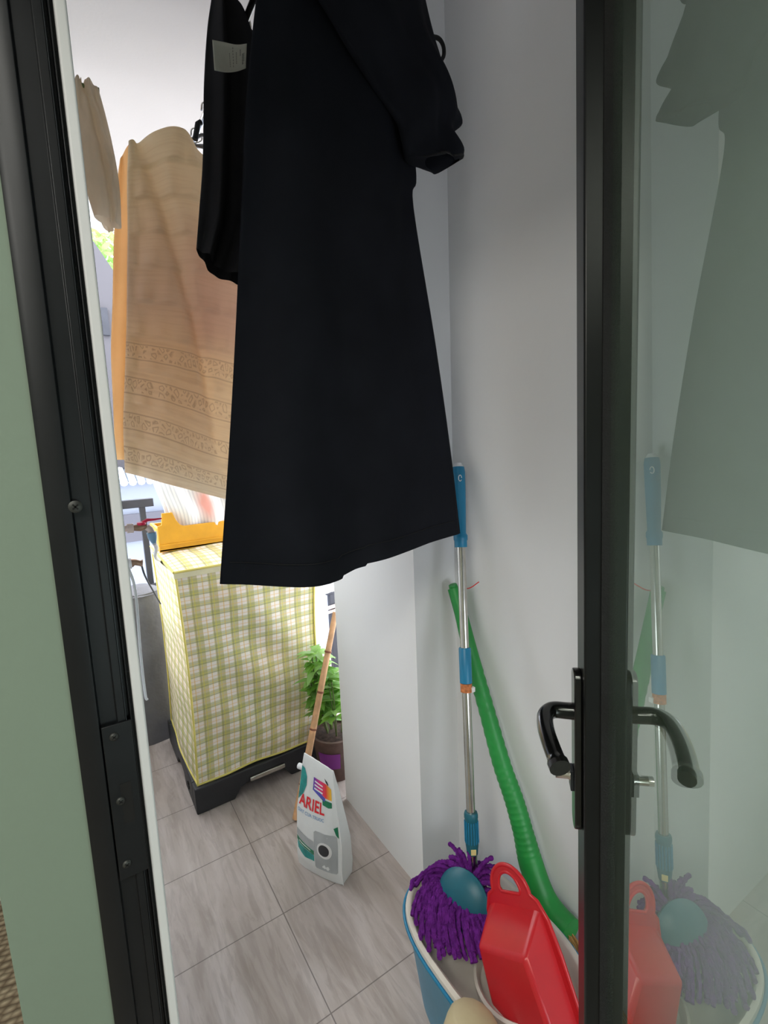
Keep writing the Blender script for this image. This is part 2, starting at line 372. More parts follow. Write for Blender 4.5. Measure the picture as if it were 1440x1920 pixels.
structure(MB().box((-.139, .758, 0), (-.02, .766, 2.8)), 'wall_reveal', M['sage'], 'pale sage green wall face left of the dark door frame')
structure(MB().box((-.135, -.95, 0), (.06, -.24, 2.8)).box((-.135, -.24, 2.3), (.06, .765, 2.8)), 'wall_left', M['plaster'], 'wall around the doorway')
structure(MB().box((-.135, 2.0, -.1), (-.035, 3.1, .8)), 'wall_light_block', M['plaster'], 'unseen low wall added to block side light at the balcony end')  # added out of view to keep side light off the plaid cover
structure(MB().box((-3.2, 2.0, 0), (-.035, 2.1, 2.8)), 'wall_back', M['room'], 'far wall of the room')
structure(MB().box((-3.3, -2.6, 0), (-3.2, 2.1, 2.8)), 'wall_side', M['room'], 'side wall of the room')
structure(MB().box((-3.2, -2.7, 0), (0, -2.6, 2.8)), 'wall_front', M['room'], 'front wall of the room')
structure(MB().box((-.135, 1.7, 0), (-.035, 2.0, 2.8)), 'wall_room', M['room'], 'partition between the room and the balcony end')
structure(MB().box((-.06, -2.6, 0), (0, -.95, 2.8)), 'wall_room_near', M['room'], 'partition behind the camera')

# dark aluminium door frame (strike side): profile extruded upward
J = empty('door_frame', (.02, .75, 0), label='dark aluminium door frame post with strike plate, left of the opening', kind='structure')
prof = [(-.024, .766), (-.024, .752), (-.016, .746), (.004, .746), (.006, .752), (.026, .752), (.027, .747), (.037, .747), (.038, .755), (.0425, .755), (.0430, .745), (.0445, .745), (.0450, .766)]
MB().prism(prof, 0, 2.3, lambda x, y, h: Vector((x, y, h))).build('frame_post', M['jamb'], J, bevel=.0008)
MB().box((.0450, .752, 0), (.0485, .768, 2.3)).build('gasket', M['gasket'], J)
MB().box((.0370, .7445, 0), (.0380, .7475, 2.3)).build('bright_edge', M['jamb2'], J)
def screw(u, v, y, r, parent):
    p = aty(u, v, y); mt = Matrix.Translation(p)@Matrix.Rotation(math.radians(90), 4, 'X')
    s = MB().lathe([(0, .0028), (r*.6, .0026), (r, .0008), (r, -.002)], 20, mt).build('screw', M['screw'], parent, smooth=True)
    h = MB()
    for a in (0, 90): h.box((-r*.55, -r*.12, .0022), (r*.55, r*.12, .0032), mt@Matrix.Rotation(math.radians(a+40), 4, 'Z'))
    h.build('cross_recess', M['recess'], s)
screw(147, 950, .7448, .008, J)
a, b = aty(240, 1350, .744), aty(240, 1645, .744)
sp_ = MB().box((.006, .7425, b.z), (.0430, .7465, a.z)).build('strike_plate', M['jamb'], J, bevel=.001)
MB().box((.02, .742, (a.z*.36+b.z*.64)), (.034, .7428, (a.z*.62+b.z*.38))).build('latch_slot', M['recess'], sp_)
for u_, v_ in ((225, 1378), (239, 1497), (252, 1614)): screw(u_, v_, .742, .006, sp_)
st_ = structure(MB().box((.0485, .748, -.01), (.0625, .764, 2.8)), 'trim_2', M['plaster'], 'white plaster strip between the frame and the daylight', bevel=.003)
lean_ = Matrix.Translation((.03, .755, 1.75))@Matrix.Rotation(math.radians(.7), 4, 'Y')@Matrix.Translation((-.03, -.755, -1.75))
for o_ in (J, st_): o_.matrix_basis = lean_@o_.matrix_basis   # the old frame stands slightly out of plumb

# ------------------------------------------------------------------ open glazed door leaf
dS = Vector((.6065, .372, 0)); du = Vector((-.72, -.694, 0)).normalized(); dn = Vector((-du.y*-1, 0, 0))
dn = Vector((du.y, -du.x, 0)); 
if dn.dot(Vector((.9, 1.1, 0))-dS) < 0: dn = -dn
tilt = Matrix.Translation(dS+Vector((0, 0, 1.1)))@Matrix.Rotation(math.radians(1.3)*(1 if True else -1), 4, du)@Matrix.Translation(-(dS+Vector((0, 0, 1.1))))
def DP(X, Y, Z):  # X from the glass edge toward the hinge, Y toward the mop side
    return tilt@(dS+du*X+dn*Y+Vector((0, 0, Z)))
D = empty('door_1', dS+du*.74, label='open dark-framed glass door leaf with black lever handles', kind='structure')
def dbox(a, b): 
    m = MB(); x0, y0, z0 = a; x1, y1, z1 = b
    vs = [DP(*p) for p in ((x0, y0, z0), (x1, y0, z0), (x1, y1, z0), (x0, y1, z0), (x0, y0, z1), (x1, y0, z1), (x1, y1, z1), (x0, y1, z1))]
    m.add(vs, [(0, 3, 2, 1), (4, 5, 6, 7), (0, 1, 5, 4), (1, 2, 6, 5), (2, 3, 7, 6), (3, 0, 4, 7)]); return m
dbox((-.062, -.023, .03), (0, .034, 2.27)).build('stile', M['door_alu'], D, bevel=.003)
dbox((-.0, -.006, .10), (.003, .012, 2.2)).build('glazing_bead', M['gasket'], D)
dbox((.70, -.018, .03), (.76, .034, 2.27)).build('hinge_stile', M['door_alu'], D, bevel=.003)
dbox((0, -.018, .03), (.70, .034, .10)).build('bottom_rail', M['door_alu'], D, bevel=.003)
dbox((0, -.018, 2.2), (.70, .034, 2.27)).build('top_rail', M['door_alu'], D, bevel=.003)
dbox((-.002, -.003, .10), (.70, .002, 2.2)).build('glass_pane', M['glass'], D)
def handle(sgn, y0):
    zc = 1.065
    n = 14; poly = []
    for i in range(n):  # rounded plate outline
        a = math.pi*i/(n-1); poly.append((-.031+.0165*math.cos(a), zc+.115+.0165*math.sin(a)))
    for i in range(n):
        a = math.pi+math.pi*i/(n-1); poly.append((-.031+.0165*math.cos(a), zc-.115+.0165*math.sin(a)))
    pl = MB().prism(poly, y0, y0+sgn*.011, lambda x, z, h: DP(x, h, z)).build('handle_plate', M['black_gloss'], D, bevel=.002)
    zl = zc+.063
    pts = [(-.031, y0, zl), (-.031, y0+sgn*.02, zl), (-.030, y0+sgn*.036, zl+.001), (-.024, y0+sgn*.046, zl+.001), (-.008, y0+sgn*.053, zl+.001), (.02, y0+sgn*.054, zl-.001), (.05, y0+sgn*.051, zl-.003), (.078, y0+sgn*.046, zl-.007), (.09, y0+sgn*.043, zl-.01)]
    P = bez(pts, 5); N = len(P)
    rr = [.0125 - .0008*min(1, i/N*2) + (.0022 if i > N*.86 else 0) for i in range(N)]
    MB().tube([DP(*p) for p in P], rr, 16).build('lever', M['black_gloss'], pl, smooth=True)
    zt = zc-.03-.012
    e = MB().lathe([(.0, 0), (.0085, 0), (.0085, .006), (.007, .008), (.007, .026), (.0, .027)], 20)
    o_ = DP(-.031, y0+sgn*.011, zt); dirn = (DP(-.031, y0+sgn*1, zt)-o_).normalized(); q = dirn.to_track_quat('Z', 'Y').to_matrix().to_4x4()
    e.v = [Matrix.Translation(o_)@q@v for v in e.v]; e.build('key_cylinder', M['steel'], pl, smooth=True)
    MB().prism([(-.041, zt-.022), (-.021, zt-.022), (-.021, zt+.012), (-.041, zt+.012)], y0+sgn*.011, y0+sgn*.016, lambda x, z, h: DP(x, h, z)).build('cylinder_guard', M['jamb2'], pl, bevel=.001)
handle(1, .034); handle(-1, -.023)

# ------------------------------------------------------------------ rug in the room
g = MB().box((-2.2, .5, .0), (-.16, 1.96, .018)).build('woven_rug', M['rug'], label='woven beige basket-weave rug on the room floor at the lower left', cat='rug')

# ------------------------------------------------------------------ exterior
structure(MB().box((-8, 3.4, -6.2), (9, 30, -6)), 'ground', M['ground'], 'street far below the balcony')
YB = 4.4
zA, zB, zC, zD, zE = (at(230, v_, 1, YB).z for v_ in (985, 965, 905, 884, 866))
bd = empty('neighbour_building', (1, 6, -6), label='pale bluish building beyond the railing with a grey ledge and corrugated roof', cat='building')
MB().box((-2, YB, -6), (3, YB+.5, zC)).box((-2, YB+.5, -6), (3, YB+3, zC-.05)).build('facade', M['pale_build'], bd)
MB().box((-2, YB-.04, zA), (3, YB, zB)).build('ledge', M['band'], bd, bevel=.006)
MB().box((-2, YB-.03, zA-.14), (3, YB, zA-.04)).build('ledge', M['band'], bd, bevel=.006)
rf = MB()
for i in range(80):
    x = -2+i*.0625; rf.tube([(x, YB-.05, zC+.0), (x, YB+.2, zC+.09)], .03, 8)
rf.build('corrugated_roof', mat('pale_roof_sheet', (190, 200, 212), .5), bd, smooth=True)
MB().box((-2, YB+.2, zD), (3, YB+.24, zD+.02)).build('gutter', M['rail'], bd)
p1, p2 = aty(176, 452, 4.9), aty(214, 515, 4.9)
lb_e = empty('gabled_building', (-.6, 5.2, -6), label='lilac-grey gable wall seen left of the golden garment', cat='building')
MB().prism([(-1.6, zC-.05), (p2.x+.02, zC-.05), (p2.x+.02, p2.z), (p1.x, p1.z), (-1.6, p1.z+.1)], 4.91, 6.5, lambda x, z, h: Vector((x, h, z))).build('gable_wall', M['lilac_build'], lb_e)
q = aty(196, 600, 4.88)
MB().box((q.x-.02, 4.88, q.z-.12), (q.x+.03, 4.92, q.z+.1)).build('wall_vent', M['rail'], lb_e)
# tree beyond
def leafcloud(centre, r, n, size, m, name, parent):
    mb = MB()
    for i in range(n):
        d = Vector((random.gauss(0, 1), random.gauss(0, 1), random.gauss(0, 1))).normalized()*r*random.random()**.4
        p = Vector(centre)+Vector((d.x, d.y, d.z*.9))
        R_ = Euler((random.random()*6, random.random()*6, random.random()*6)).to_matrix()
        s = size*random.uniform(.6, 1.2)
        vs = [p+R_@Vector(c)*s for c in ((0, -1, 0), (.4, -.3, .1), (.35, .4, .1), (0, 1, 0), (-.35, .4, .1), (-.4, -.3, .1))]
        mb.add(vs, [(0, 1, 2, 3, 4, 5)])
    return mb.build(name, m, parent, kind=None)
tr_ = empty('tree', (.9, 8.2, -6), label='bright green tree above the roof seen through the far opening', cat='tree')
MB().tube([(.9, 8.2, -6), (.95, 8.2, 1), (.8, 8.0, 3.6)], [.16, .11, .05], 10).build('trunk', M['stem'], tr_, smooth=True)
leafcloud(aty(205, 492, 7.6), .42, 500, .07, M['leaf2'], 'crown', tr_)

# railing at the far end and on the right
def bar(mb, a, b, w): 
    a, b = Vector(a), Vector(b); mb.tube([a, b], w, 4)
ra = empty('balcony_railing', (.3, 2.95, 0), label='charcoal steel railing with top bar and post behind the washing machine', cat='railing')
t1, t2 = aty(236, 946, 2.95), aty(283, 940, 2.95)
MB().box((.07, 2.93, t1.z-.022), (t2.x+.01, 2.97, t1.z+.022)).build('top_bar', M['rail'], ra, bevel=.003)
MB().lathe([(.0, 0), (.042, 0), (.042, .008), (.022, .02)], 20, Matrix.Translation((.21, 2.95, t1.z))@Matrix.Rotation(math.radians(90), 4, 'Y')).build('wall_flange', M['rail'], ra, smooth=True)
q = aty(266, 950, 2.95); MB().box((q.x-.015, 2.935, .02), (q.x+.015, 2.965, t1.z)).build('post', M['rail'], ra, bevel=.002)
MB().box((.07, 2.93, .0), (t2.x+.01, 2.97, .05)).build('bottom_bar', M['rail'], ra)
rb = empty('balcony_railing', (1.2, 2.8, 0), label='dark railing post with clamps to the right of the plaid cover', cat='railing')
q1, q2 = aty(619, 1075, 2.8), aty(629, 1300, 2.8)
MB().box((q1.x-.022, 2.78, 0), (q1.x+.022, 2.82, 1.5)).build('post', M['rail'], rb, bevel=.003)
q = aty(613, 1105, 2.8); MB().box((q.x-.02, 2.77, q.z-.03), (q.x+.03, 2.83, q.z+.03)).build('clamp', M['rail'], rb, bevel=.004)
q = aty(616, 1140, 2.78); MB().tube([(q.x-.05, 2.77, q.z), (q.x+.06, 2.77, q.z+.01)], .012, 10).tube([(q.x-.05, 2.77, q.z-.03), (q.x+.06, 2.77, q.z-.02)], .01, 10).build('hose_clip', M['pale_fitting'], rb, smooth=True)
MB().box((q1.x, 2.79, 1.46), (2.2, 2.81, 1.5)).build('rail_bar', M['rail'], rb)
MB().box((q1.x, 2.79, .0), (2.2, 2.81, .04)).build('rail_bar', M['rail'], rb)
MB().tube([aty(600, 1262, 2.8), aty(622, 1300, 2.8)], .018, 10).build('diagonal_brace', M['rail'], rb)
# white downpipe beyond the cover's right edge
q = aty(607, 1150, 2.7); MB().tube([(q.x, 2.72, 0), (q.x, 2.72, 1.7)], .025, 16).build('drain_pipe', M['white_tube'], smooth=True, label='pale grey vertical pipe between plaid cover and dark post', cat='pipe')

# ------------------------------------------------------------------ washing machine cover on its stand
wc = empty('washing_machine_cover', (.6, 2.3, .12), label='green and yellow plaid fabric cover over a washing machine', cat='cover')
X0, X1, Y0, Y1, Z0, Z1 = .312, .905, 2.024, 2.62, .128, 1.04
def panel(fn, nu, nv, uvf, name, parent, m):
    me_v = []; fs = []; uvs = []
    for j in range(nv+1):
        for i in range(nu+1):
            me_v.append(fn(i/nu, j/nv)); uvs.append(uvf(i/nu, j/nv))
    for j in range(nv):
        for i in range(nu): fs.append((j*(nu+1)+i, j*(nu+1)+i+1, (j+1)*(nu+1)+i+1, (j+1)*(nu+1)+i))
    me = bpy.data.meshes.new(name); me.from_pydata([tuple(v) for v in me_v], [], fs); me.update()
    ul = me.uv_layers.new(name='UVMap')
    for p in me.polygons:
        p.use_smooth = True
        for li in p.loop_indices: ul.data[li].uv = uvs[me.loops[li].vertex_index]
    me.materials.append(m); o = bpy.data.objects.new(name, me); C.objects.link(o)
    if parent: o.parent = parent; o.matrix_parent_inverse = wm(parent).inverted()
    return o
def nz(x, y, z=0, s=1): return noise.noise(Vector((x*s, y*s, z*s)))
def edge_x(side, t):  # soft sagging edges of the cover
    return (X0+.012*math.sin(t*3)-.02*(1-t)**3*0) if side == 0 else (X1-.05*(1-t)**1.5+.008*math.sin(t*7))
def zbot(s): return Z0-.01+.012*math.sin(s*3.1)
# body: front, left, right, back as one skin wrapped round
def body(s, t):
    per = [(0, 0), (1, 0), (1, 1), (0, 1), (0, 0)]; q = s*4; i = min(3, int(q)); f_ = q-i
    # rounded corners
    a0, b0 = per[i]; a1, b1 = per[i+1]; px, py = a0+(a1-a0)*f_, b0+(b1-b0)*f_
    xl, xr = edge_x(0, t), edge_x(1, t)
    x = xl+(xr-xl)*px; y = Y0+(Y1-Y0)*py
    bulge = .012*math.sin(math.pi*f_)+.010*nz(x*5, y*5, t*4)*math.sin(math.pi*f_)**.5
    wr = .006*math.sin(9*(px*1.2+t*2.2))*math.sin(math.pi*f_)
    n_ = [(0, -1), (1, 0), (0, 1), (-1, 0)][i]
    x += n_[0]*(bulge+wr); y += n_[1]*(bulge+wr)
    z = zbot(px)+(Z1-zbot(px))*t
    return Vector((x, y, z))
bd_ = panel(body, 96, 40, lambda s, t: (s*2.4, t*.93), 'cover_body', wc, M['plaid'])
def top(s, t):
    x = edge_x(0, 1)-.006+(edge_x(1, 1)-edge_x(0, 1)+.012)*s; y = Y0-.008+(Y1-Y0+.016)*t
    e = min(s, 1-s, t, 1-t)
    return Vector((x, y, Z1+.012+.014*min(1, e*8)+.010*nz(x*6, y*6)*min(1, e*6)))
tp = panel(top, 30, 30, lambda s, t: (s*.6, t*.6), 'cover_top', wc, M['plaid'])
rim = [top(0, 0), top(.25, 0), top(.5, 0), top(.75, 0), top(1, 0), top(1, .5), top(1, 1), top(.5, 1), top(0, 1), top(0, .5), top(0, 0)]
rim_l = [v+Vector((0, 0, -.004)) for v in rim]
MB().tube(rim_l, .0055, 8).build('top_piping', M['yellow_pipe'], tp, smooth=True)
fl = MB()
n_ = len(rim)-1
for i in range(n_):
    a, b = rim_l[i], rim_l[i+1]; fl.add([a, b, b-Vector((0, 0, .026)), a-Vector((0, 0, .026))], [(0, 1, 2, 3)])
fl.build('lid_band', cloth('pale_lid_band', (232, 226, 190), .1), tp, solid=.004)
for (i, nm) in ((0, 'corner_piping'), (1, 'corner_piping'), (3, 'corner_piping')):
    MB().tube([body(i*.25+.0001, t/12)+Vector(((-.002, .002)[i == 1], -.002 if i < 2 else .002, 0)) for t in range(13)], .0045, 8).build(nm, M['yellow_pipe'], bd_, smooth=True)
MB().tube([body(s/80, 0) for s in range(81)], .005, 8).build('hem_piping', M['yellow_pipe'], bd_, smooth=True)
MB().box((X0+.03, Y0+.03, .13), (X1-.08, Y1-.03, 1.03)).build('washing_machine_body', M['d_grey'], wc)
# black stand
sd = empty('washing_machine_stand', (.6, 2.3, 0), label='black plastic stand with stubby feet under the plaid covered washing machine', cat='stand')
def sarch(x0, x1, a, b, fn, mb):
    poly = [(x0, 0), (x0+.16, 0), (x0+.19, .045), (x0+.22, .055), (x1-.22, .055), (x1-.19, .045), (x1-.16, 0), (x1, 0), (x1, .118), (x0, .118)]
    mb.prism(poly, a, b, fn); return mb
sarch(X0-.02, X1-.03, 2.0, 2.06, lambda x, z, h: Vector((x, h, z)), MB()).build('front_beam', M['black_plastic'], sd, bevel=.006)
sarch(X0-.02, X1-.03, 2.58, 2.64, lambda x, z, h: Vector((x, h, z)), MB()).build('rear_beam', M['black_plastic'], sd, bevel=.006)
sarch(2.06, 2.58, X0-.02, X0+.05, lambda y, z, h: Vector((h, y, z)), MB()).build('side_beam', M['black_plastic'], sd, bevel=.006)
sarch(2.06, 2.58, X1-.10, X1-.03, lambda y, z, h: Vector((h, y, z)), MB()).build('side_beam', M['black_plastic'], sd, bevel=.006)
qa, qb = aty(468, 1455, 1.995), aty(533, 1427, 1.995)
MB().box((qa.x, 1.985, .062), (qb.x, 2.005, .082)).build('metal_slide_bar', M['steel'], sd, bevel=.003)
mb = MB(); c0 = Vector((X0-.021, 2.14, .055))
for a in range(8):
    d = Vector((0, math.cos(a*math.pi/4), math.sin(a*math.pi/4)))*.018; mb.tube([c0, c0+d], .003, 6)
mb.build('vent_star', M['recess'], sd)

# ochre tray and striped bundle on top
yt = 2.36; ob = empty('laundry_tray', (.45, yt, 1.07), label='ochre yellow plastic tray with raised corner on top of the plaid cover', cat='tray')
pt = [(aty(u_, v_, yt).x, aty(u_, v_, yt).z) for u_, v_ in ((297, 1011), (295, 988), (303, 985), (303, 963), (323, 961), (330, 975), (338, 984), (345, 986))]
zt = aty(410, 982, yt).z
poly = [(pt[0][0], 1.066), (.86, 1.066), (.86, pt[-1][1])] + pt[::-1][:-1]
MB().prism(poly, yt, yt+.012, lambda x, z, h: Vector((x, h, z))).build('front_panel', M['ochre'], ob, bevel=.002)
MB().box((pt[0][0], yt+.22, 1.066), (.86, yt+.232, pt[-1][1]-.005)).build('rear_panel', M['ochre'], ob, bevel=.002)
MB().box((pt[0][0], yt+.013, 1.076), (pt[0][0]+.012, yt+.219, pt[-1][1])).build('side_panel', M['ochre'], ob)
MB().box((.848, yt+.013, 1.076), (.86, yt+.219, pt[-1][1])).build('side_panel', M['ochre'], ob)
MB().box((pt[0][0], yt, 1.066), (.86, yt+.23, 1.075)).build('tray_base', M['ochre'], ob)
MB().box((pt[0][0]-.002, yt-.006, 1.093), (.86, yt, 1.100)).build('rib', M['ochre'], ob)
def bundle(s, t):
    x = .385+.46*s+.012*math.sin(t*6); z = 1.078+t*(.40+.05*math.sin(s*3.1)); y = yt+.03-.02*math.sin(math.pi*t)
    x = x-.05*(1-s)*t
    return Vector((x, y+.012*math.sin(s*26+t*3)+.02*nz(s*4, t*5), z))
sb = empty('striped_laundry_bundle', (.6, yt+.1, 1.08), label='white striped fabric bundle standing in the ochre tray', cat='laundry')
fo = panel(bundle, 60, 20, lambda s, t: (s, t), 'front_fold', sb, M['striped']); md = fo.modifiers.new('t', 'SOLIDIFY'); md.thickness = .01
fo = panel(lambda s, t: bundle(s, t*.9)+Vector((0, .14, 0)), 60, 20, lambda s, t: (s*.7, t), 'rear_fold', sb, M['striped']); md = fo.modifiers.new('t', 'SOLIDIFY'); md.thickness = .01

# grey sheet covered bundle behind the cover
def tarp(s, t):
    a = s*2*math.pi; r = 1-.28*t**2+.10*nz(math.cos(a)*1.6, math.sin(a)*1.6, t*2.5)
    return Vector((.245+.155*r*math.cos(a), 2.78+.13*r*math.sin(a), t*.80+(.02*nz(s*7, t) if t > 0 else 0)))
gs = empty('covered_bundle', (.245, 2.78, 0), label='object under a wrinkled grey sheet, left of the plaid cover', cat='covered object')
panel(tarp, 40, 24, lambda s, t: (s, t), 'grey_sheet', gs, M['greytarp'])
MB().lathe([(0, .83), (.05, .82), (.11, .79)], 24, Matrix.Translation((.245, 2.78, 0))).build('gathered_top', M['greytarp'], gs, smooth=True)

# ------------------------------------------------------------------ valves on the left wall
yv = 1.5
va = empty('ball_valve', aty(240, 990, yv), label='brass ball valve with red lever and blue hose connector on left wall', cat='valve')
a, b = aty(228, 992, yv), aty(282, 984, yv)
MB().tube([Vector((.044, yv, a.z)), a, aty(248, 990, yv)], .0085, 14).build('wall_pipe', M['pale_fitting'], va, smooth=True)
MB().tube([aty(238, 991, yv), aty(250, 990, yv)], .013, 14).build('coupling', M['pale_fitting'], va, smooth=True)
MB().tube([aty(250, 990, yv), aty(262, 989, yv), aty(275, 986, yv)], [.008, .011, .008], 14).build('valve_body', M['brass'], va, smooth=True)
MB().tube([aty(275, 988, yv), aty(281, 992, yv), aty(285, 1000, yv)], .009, 14).build('elbow', M['pale_fitting'], va, smooth=True)
MB().tube([aty(284, 998, yv), aty(286, 1008, yv), aty(289, 1018, yv)], [.013, .012, .006], 14).build('hose_connector', M['blue_fit'], va, smooth=True)
c = aty(265, 982, yv); MB().lathe([(0, .006), (.011, .004), (.012, -.003), (0, -.005)], 18, Matrix.Translation(c)).build('lever_hub', M['pinkred'], va, smooth=True)
MB().tube([c, aty(276, 975, yv), aty(290, 974, yv), aty(303, 972, yv)], [.006, .0045, .003, .002], 8).build('lever', M['pinkred'], va, smooth=True)
MB().tube(bez([aty(289, 1018, yv), aty(293, 1028, yv+.1), aty(292, 1045, 1.9), Vector((.36, 2.66, .95))], 6), .006, 8).build('inlet_hose', M['white_tube'], va, smooth=True)
vb = empty('wall_tap', aty(245, 1055, yv), label='pinkish tap fitting with grey cord below the red-levered valve', cat='tap')
MB().tube([Vector((.044, yv, aty(240, 1057, yv).z)), aty(246, 1056, yv)], .015, 14).build('wall_pipe', M['white_tube'], vb, smooth=True)
MB().tube([aty(246, 1056, yv), aty(253, 1054, yv), aty(262, 1056, yv), aty(267, 1056, yv)], [.013, .009, .008, .011], 14).build('tap_body', M['brass'], vb, smooth=True)
MB().tube(bez([aty(265, 1058, yv), aty(272, 1080, yv), aty(286, 1106, 1.7), aty(301, 1132, 2.0)], 6), .0026, 8).build('cord', M['cable'], vb, smooth=True)
MB().tube(bez([aty(240, 1062, 1.2), aty(254, 1110, 1.2), aty(263, 1220, 1.2), aty(272, 1300, 1.2), aty(276, 1312, 1.2)], 6), .003, 8).build('hanging_cord', M['white_tube'], vb, smooth=True)
MB().tube(bez([aty(284, 1112, 2.9), aty(287, 1125, 2.9), aty(282, 1130, 2.9)], 4), .008, 8).build('rail_tie', M['brass'], label='brownish tie knotted at the foot of the railing post', cat='tie', smooth=True)

# ------------------------------------------------------------------ garments
def garment(rows, Y, thick=.03, nu=48, nv=60, disp=None, name='body', parent=None, m=None, sub=1, ytop=None, depthf=None, hem=None):
    """rows: list of pixel polylines from top to bottom (all the same count) lying at distance Y; the shell has a front and a back"""
    R_ = []
    for r in rows: R_.append(bez([Vector((p[0], p[1], 0)) for p in r], 6))
    nc = len(R_[0]); cols = []
    for i in range(nc): cols.append(bez([R_[j][i] for j in range(len(R_))], 6))
    nr = len(cols[0])
    def sample(s, t):
        x = s*(nc-1); i = min(nc-2, int(x)); fx = x-i; y = t*(nr-1); j = min(nr-2, int(y)); fy = y-j
        A = cols[i][j].lerp(cols[i+1][j], fx); B = cols[i][j+1].lerp(cols[i+1][j+1], fx); return A.lerp(B, fy)
    def front(s, t, sgn=1):
        p = sample(s, t); yy = Y
        if hem and t > .9: p.y += hem(s)*(t-.9)/.1
        if depthf: yy += depthf(s, t)
        th = thick*math.sin(math.pi*min(1, max(0, s)))**.6
        off = -sgn*th*.5
        if disp: off += disp(s, t)*(1 if sgn > 0 else .5)*min(1, 8*s, 8*(1-s))
        w_ = aty(p.x, p.y, yy); w_.y += off
        return w_
    vs = []; fs = []; uvs = []
    for side in (1, -1):
        for j in range(nv+1):
            for i in range(nu+1): vs.append(front(i/nu, j/nv, side)); uvs.append((i/nu, j/nv))
    W = nu+1; O2 = (nu+1)*(nv+1)
    for o_ in (0, O2):
        for j in range(nv):
            for i in range(nu):
                f = (o_+j*W+i, o_+j*W+i+1, o_+(j+1)*W+i+1, o_+(j+1)*W+i); fs.append(f if o_ else f[::-1])
    for i in range(nu): fs.append((i, i+1, O2+i+1, O2+i))          # closed at the top
    me = bpy.data.meshes.new(name); me.from_pydata([tuple(v) for v in vs], [], fs); me.update()
    ul = me.uv_layers.new(name='UVMap')
    for p in me.polygons:
        p.use_smooth = True
        for li in p.loop_indices: ul.data[li].uv = uvs[me.loops[li].vertex_index]
    bm = bmesh.new(); bm.from_mesh(me); bmesh.ops.remove_doubles(bm, verts=bm.verts, dist=.0004); bm.to_mesh(me); bm.free()
    me.materials.append(m); o = bpy.data.objects.new(name, me); C.objects.link(o)
    if parent: o.parent = parent; o.matrix_parent_inverse = wm(parent).inverted()
    return o, front

# clothes rod (runs along the balcony just under the ceiling)
rx, rz = aty(388, 206, 1.6).x, aty(388, 206, 1.6).z
rod = empty('clothes_rod', (rx, 1.25, 2.8), label='thin steel clothes rod under the ceiling carrying the hangers', cat='rod')
MB().tube([(rx, .5, rz), (rx, 1.78, rz)], .008, 12).build('bar', M['steel'], rod, smooth=True)
for yy in (.55, 1.32): MB().tube([(rx, yy, rz), (rx, yy, 2.8)], .004, 8).build('ceiling_wire', M['steel'], rod)
def hanger(y, drop, half, label, sag=.08, m=None, dx=0):
    h = empty('clothes_hanger', (rx, y, rz), label=label, cat='hanger', group=None)
    pts = [(rx-.016, y, rz-.006), (rx-.012, y, rz+.012), (rx, y, rz+.0185), (rx+.014, y, rz+.01), (rx+.014, y, rz-.014), (rx+dx*.5, y, rz-.035), (rx+dx, y, rz-drop)]
    MB().tube(bez(pts, 4), .0028, 8).build('hook', M['steel'], h, smooth=True)
    MB().tube(bez([(rx+dx-half, y, rz-drop-sag), (rx+dx-half*.5, y, rz-drop-sag*.45), (rx+dx, y, rz-drop), (rx+dx+half*.5, y, rz-drop-sag*.45), (rx+dx+half, y, rz-drop-sag)], 5), .005, 8).build('shoulder_bar', m or M['hanger_grey'], h, smooth=True)
    MB().tube([(rx+dx-half, y, rz-drop-sag), (rx+dx+half, y, rz-drop-sag)], .004, 8).build('trouser_bar', m or M['hanger_grey'], h, smooth=True)
    return h

# 1. large black dress
Yd = 1.0
bdz = empty('black_dress', (rx, Yd, rz), label='large plain black dress hanging in the doorway, nearest garment', cat='dress')
rows = [[(505, -150), (560, -175), (640, -170), (700, -150)],
        [(480, 0), (560, 0), (680, 0), (770, 0)],
        [(462, 180), (560, 180), (680, 180), (768, 180)],
        [(455, 330), (560, 330), (680, 330), (781, 332)],
        [(450, 430), (560, 430), (680, 415), (775, 385)],
        [(440, 650), (560, 650), (690, 640), (816, 640)],
        [(428, 860), (570, 860), (720, 850), (845, 845)],
        [(412, 1090), (603, 1081), (700, 1050), (863, 1004)]]
def ddisp(s, t): return .016*t*math.sin(s*13+1.5)+.010*math.sin(s*5+t*4)+.008*nz(s*6, t*3)*1
o_, fr_ = garment(rows, Yd, .07, 96, 80, ddisp, 'dress_body', bdz, M['black_cloth'], hem=lambda s: 5 if s < .42 else (0 if s < .6 else -4))
# hem fold line
MB().tube([fr_(i/40, .975)+Vector((0, -.002, 0)) for i in range(1, 40)], .0012, 6).build('hem_stitch', M['black_cloth2'], o_, smooth=True)
# sleeve
srow = [[(560, -60), (680, -90), (790, -40)],
        [(610, 20), (710, 0), (805, 30)],
        [(650, 90), (745, 70), (826, 110)],
        [(700, 165), (780, 140), (842, 178)],
        [(742, 225), (800, 200), (868, 228)],
        [(752, 258), (808, 250), (846, 256)],
        [(764, 290), (812, 300), (869, 292)],
        [(800, 297), (832, 312), (860, 302)]]
def sdisp(s, t): return .010*math.sin(t*16+s*5)+.006*math.sin(s*14)
sl, sf = garment(srow, Yd-.055, .075, 36, 48, sdisp, 'sleeve', bdz, M['black_cloth'])
MB().tube([sf(i/20, .93)+Vector((0, -.002, 0)) for i in range(1, 20)], .002, 6).build('cuff_seam', M['tab'], sl, smooth=True)
# little loop on the sleeve edge
lp = [aty(u_, v_, Yd-.055) for u_, v_ in ((803, 68), (822, 72), (831, 86), (832, 104), (825, 113), (814, 102), (812, 88))]
MB().tube(bez(lp, 4), .0045, 8).build('button_loop', M['tab'], sl, smooth=True)
hanger(Yd, .05, .16, 'hanger holding the large black dress', dx=.06)

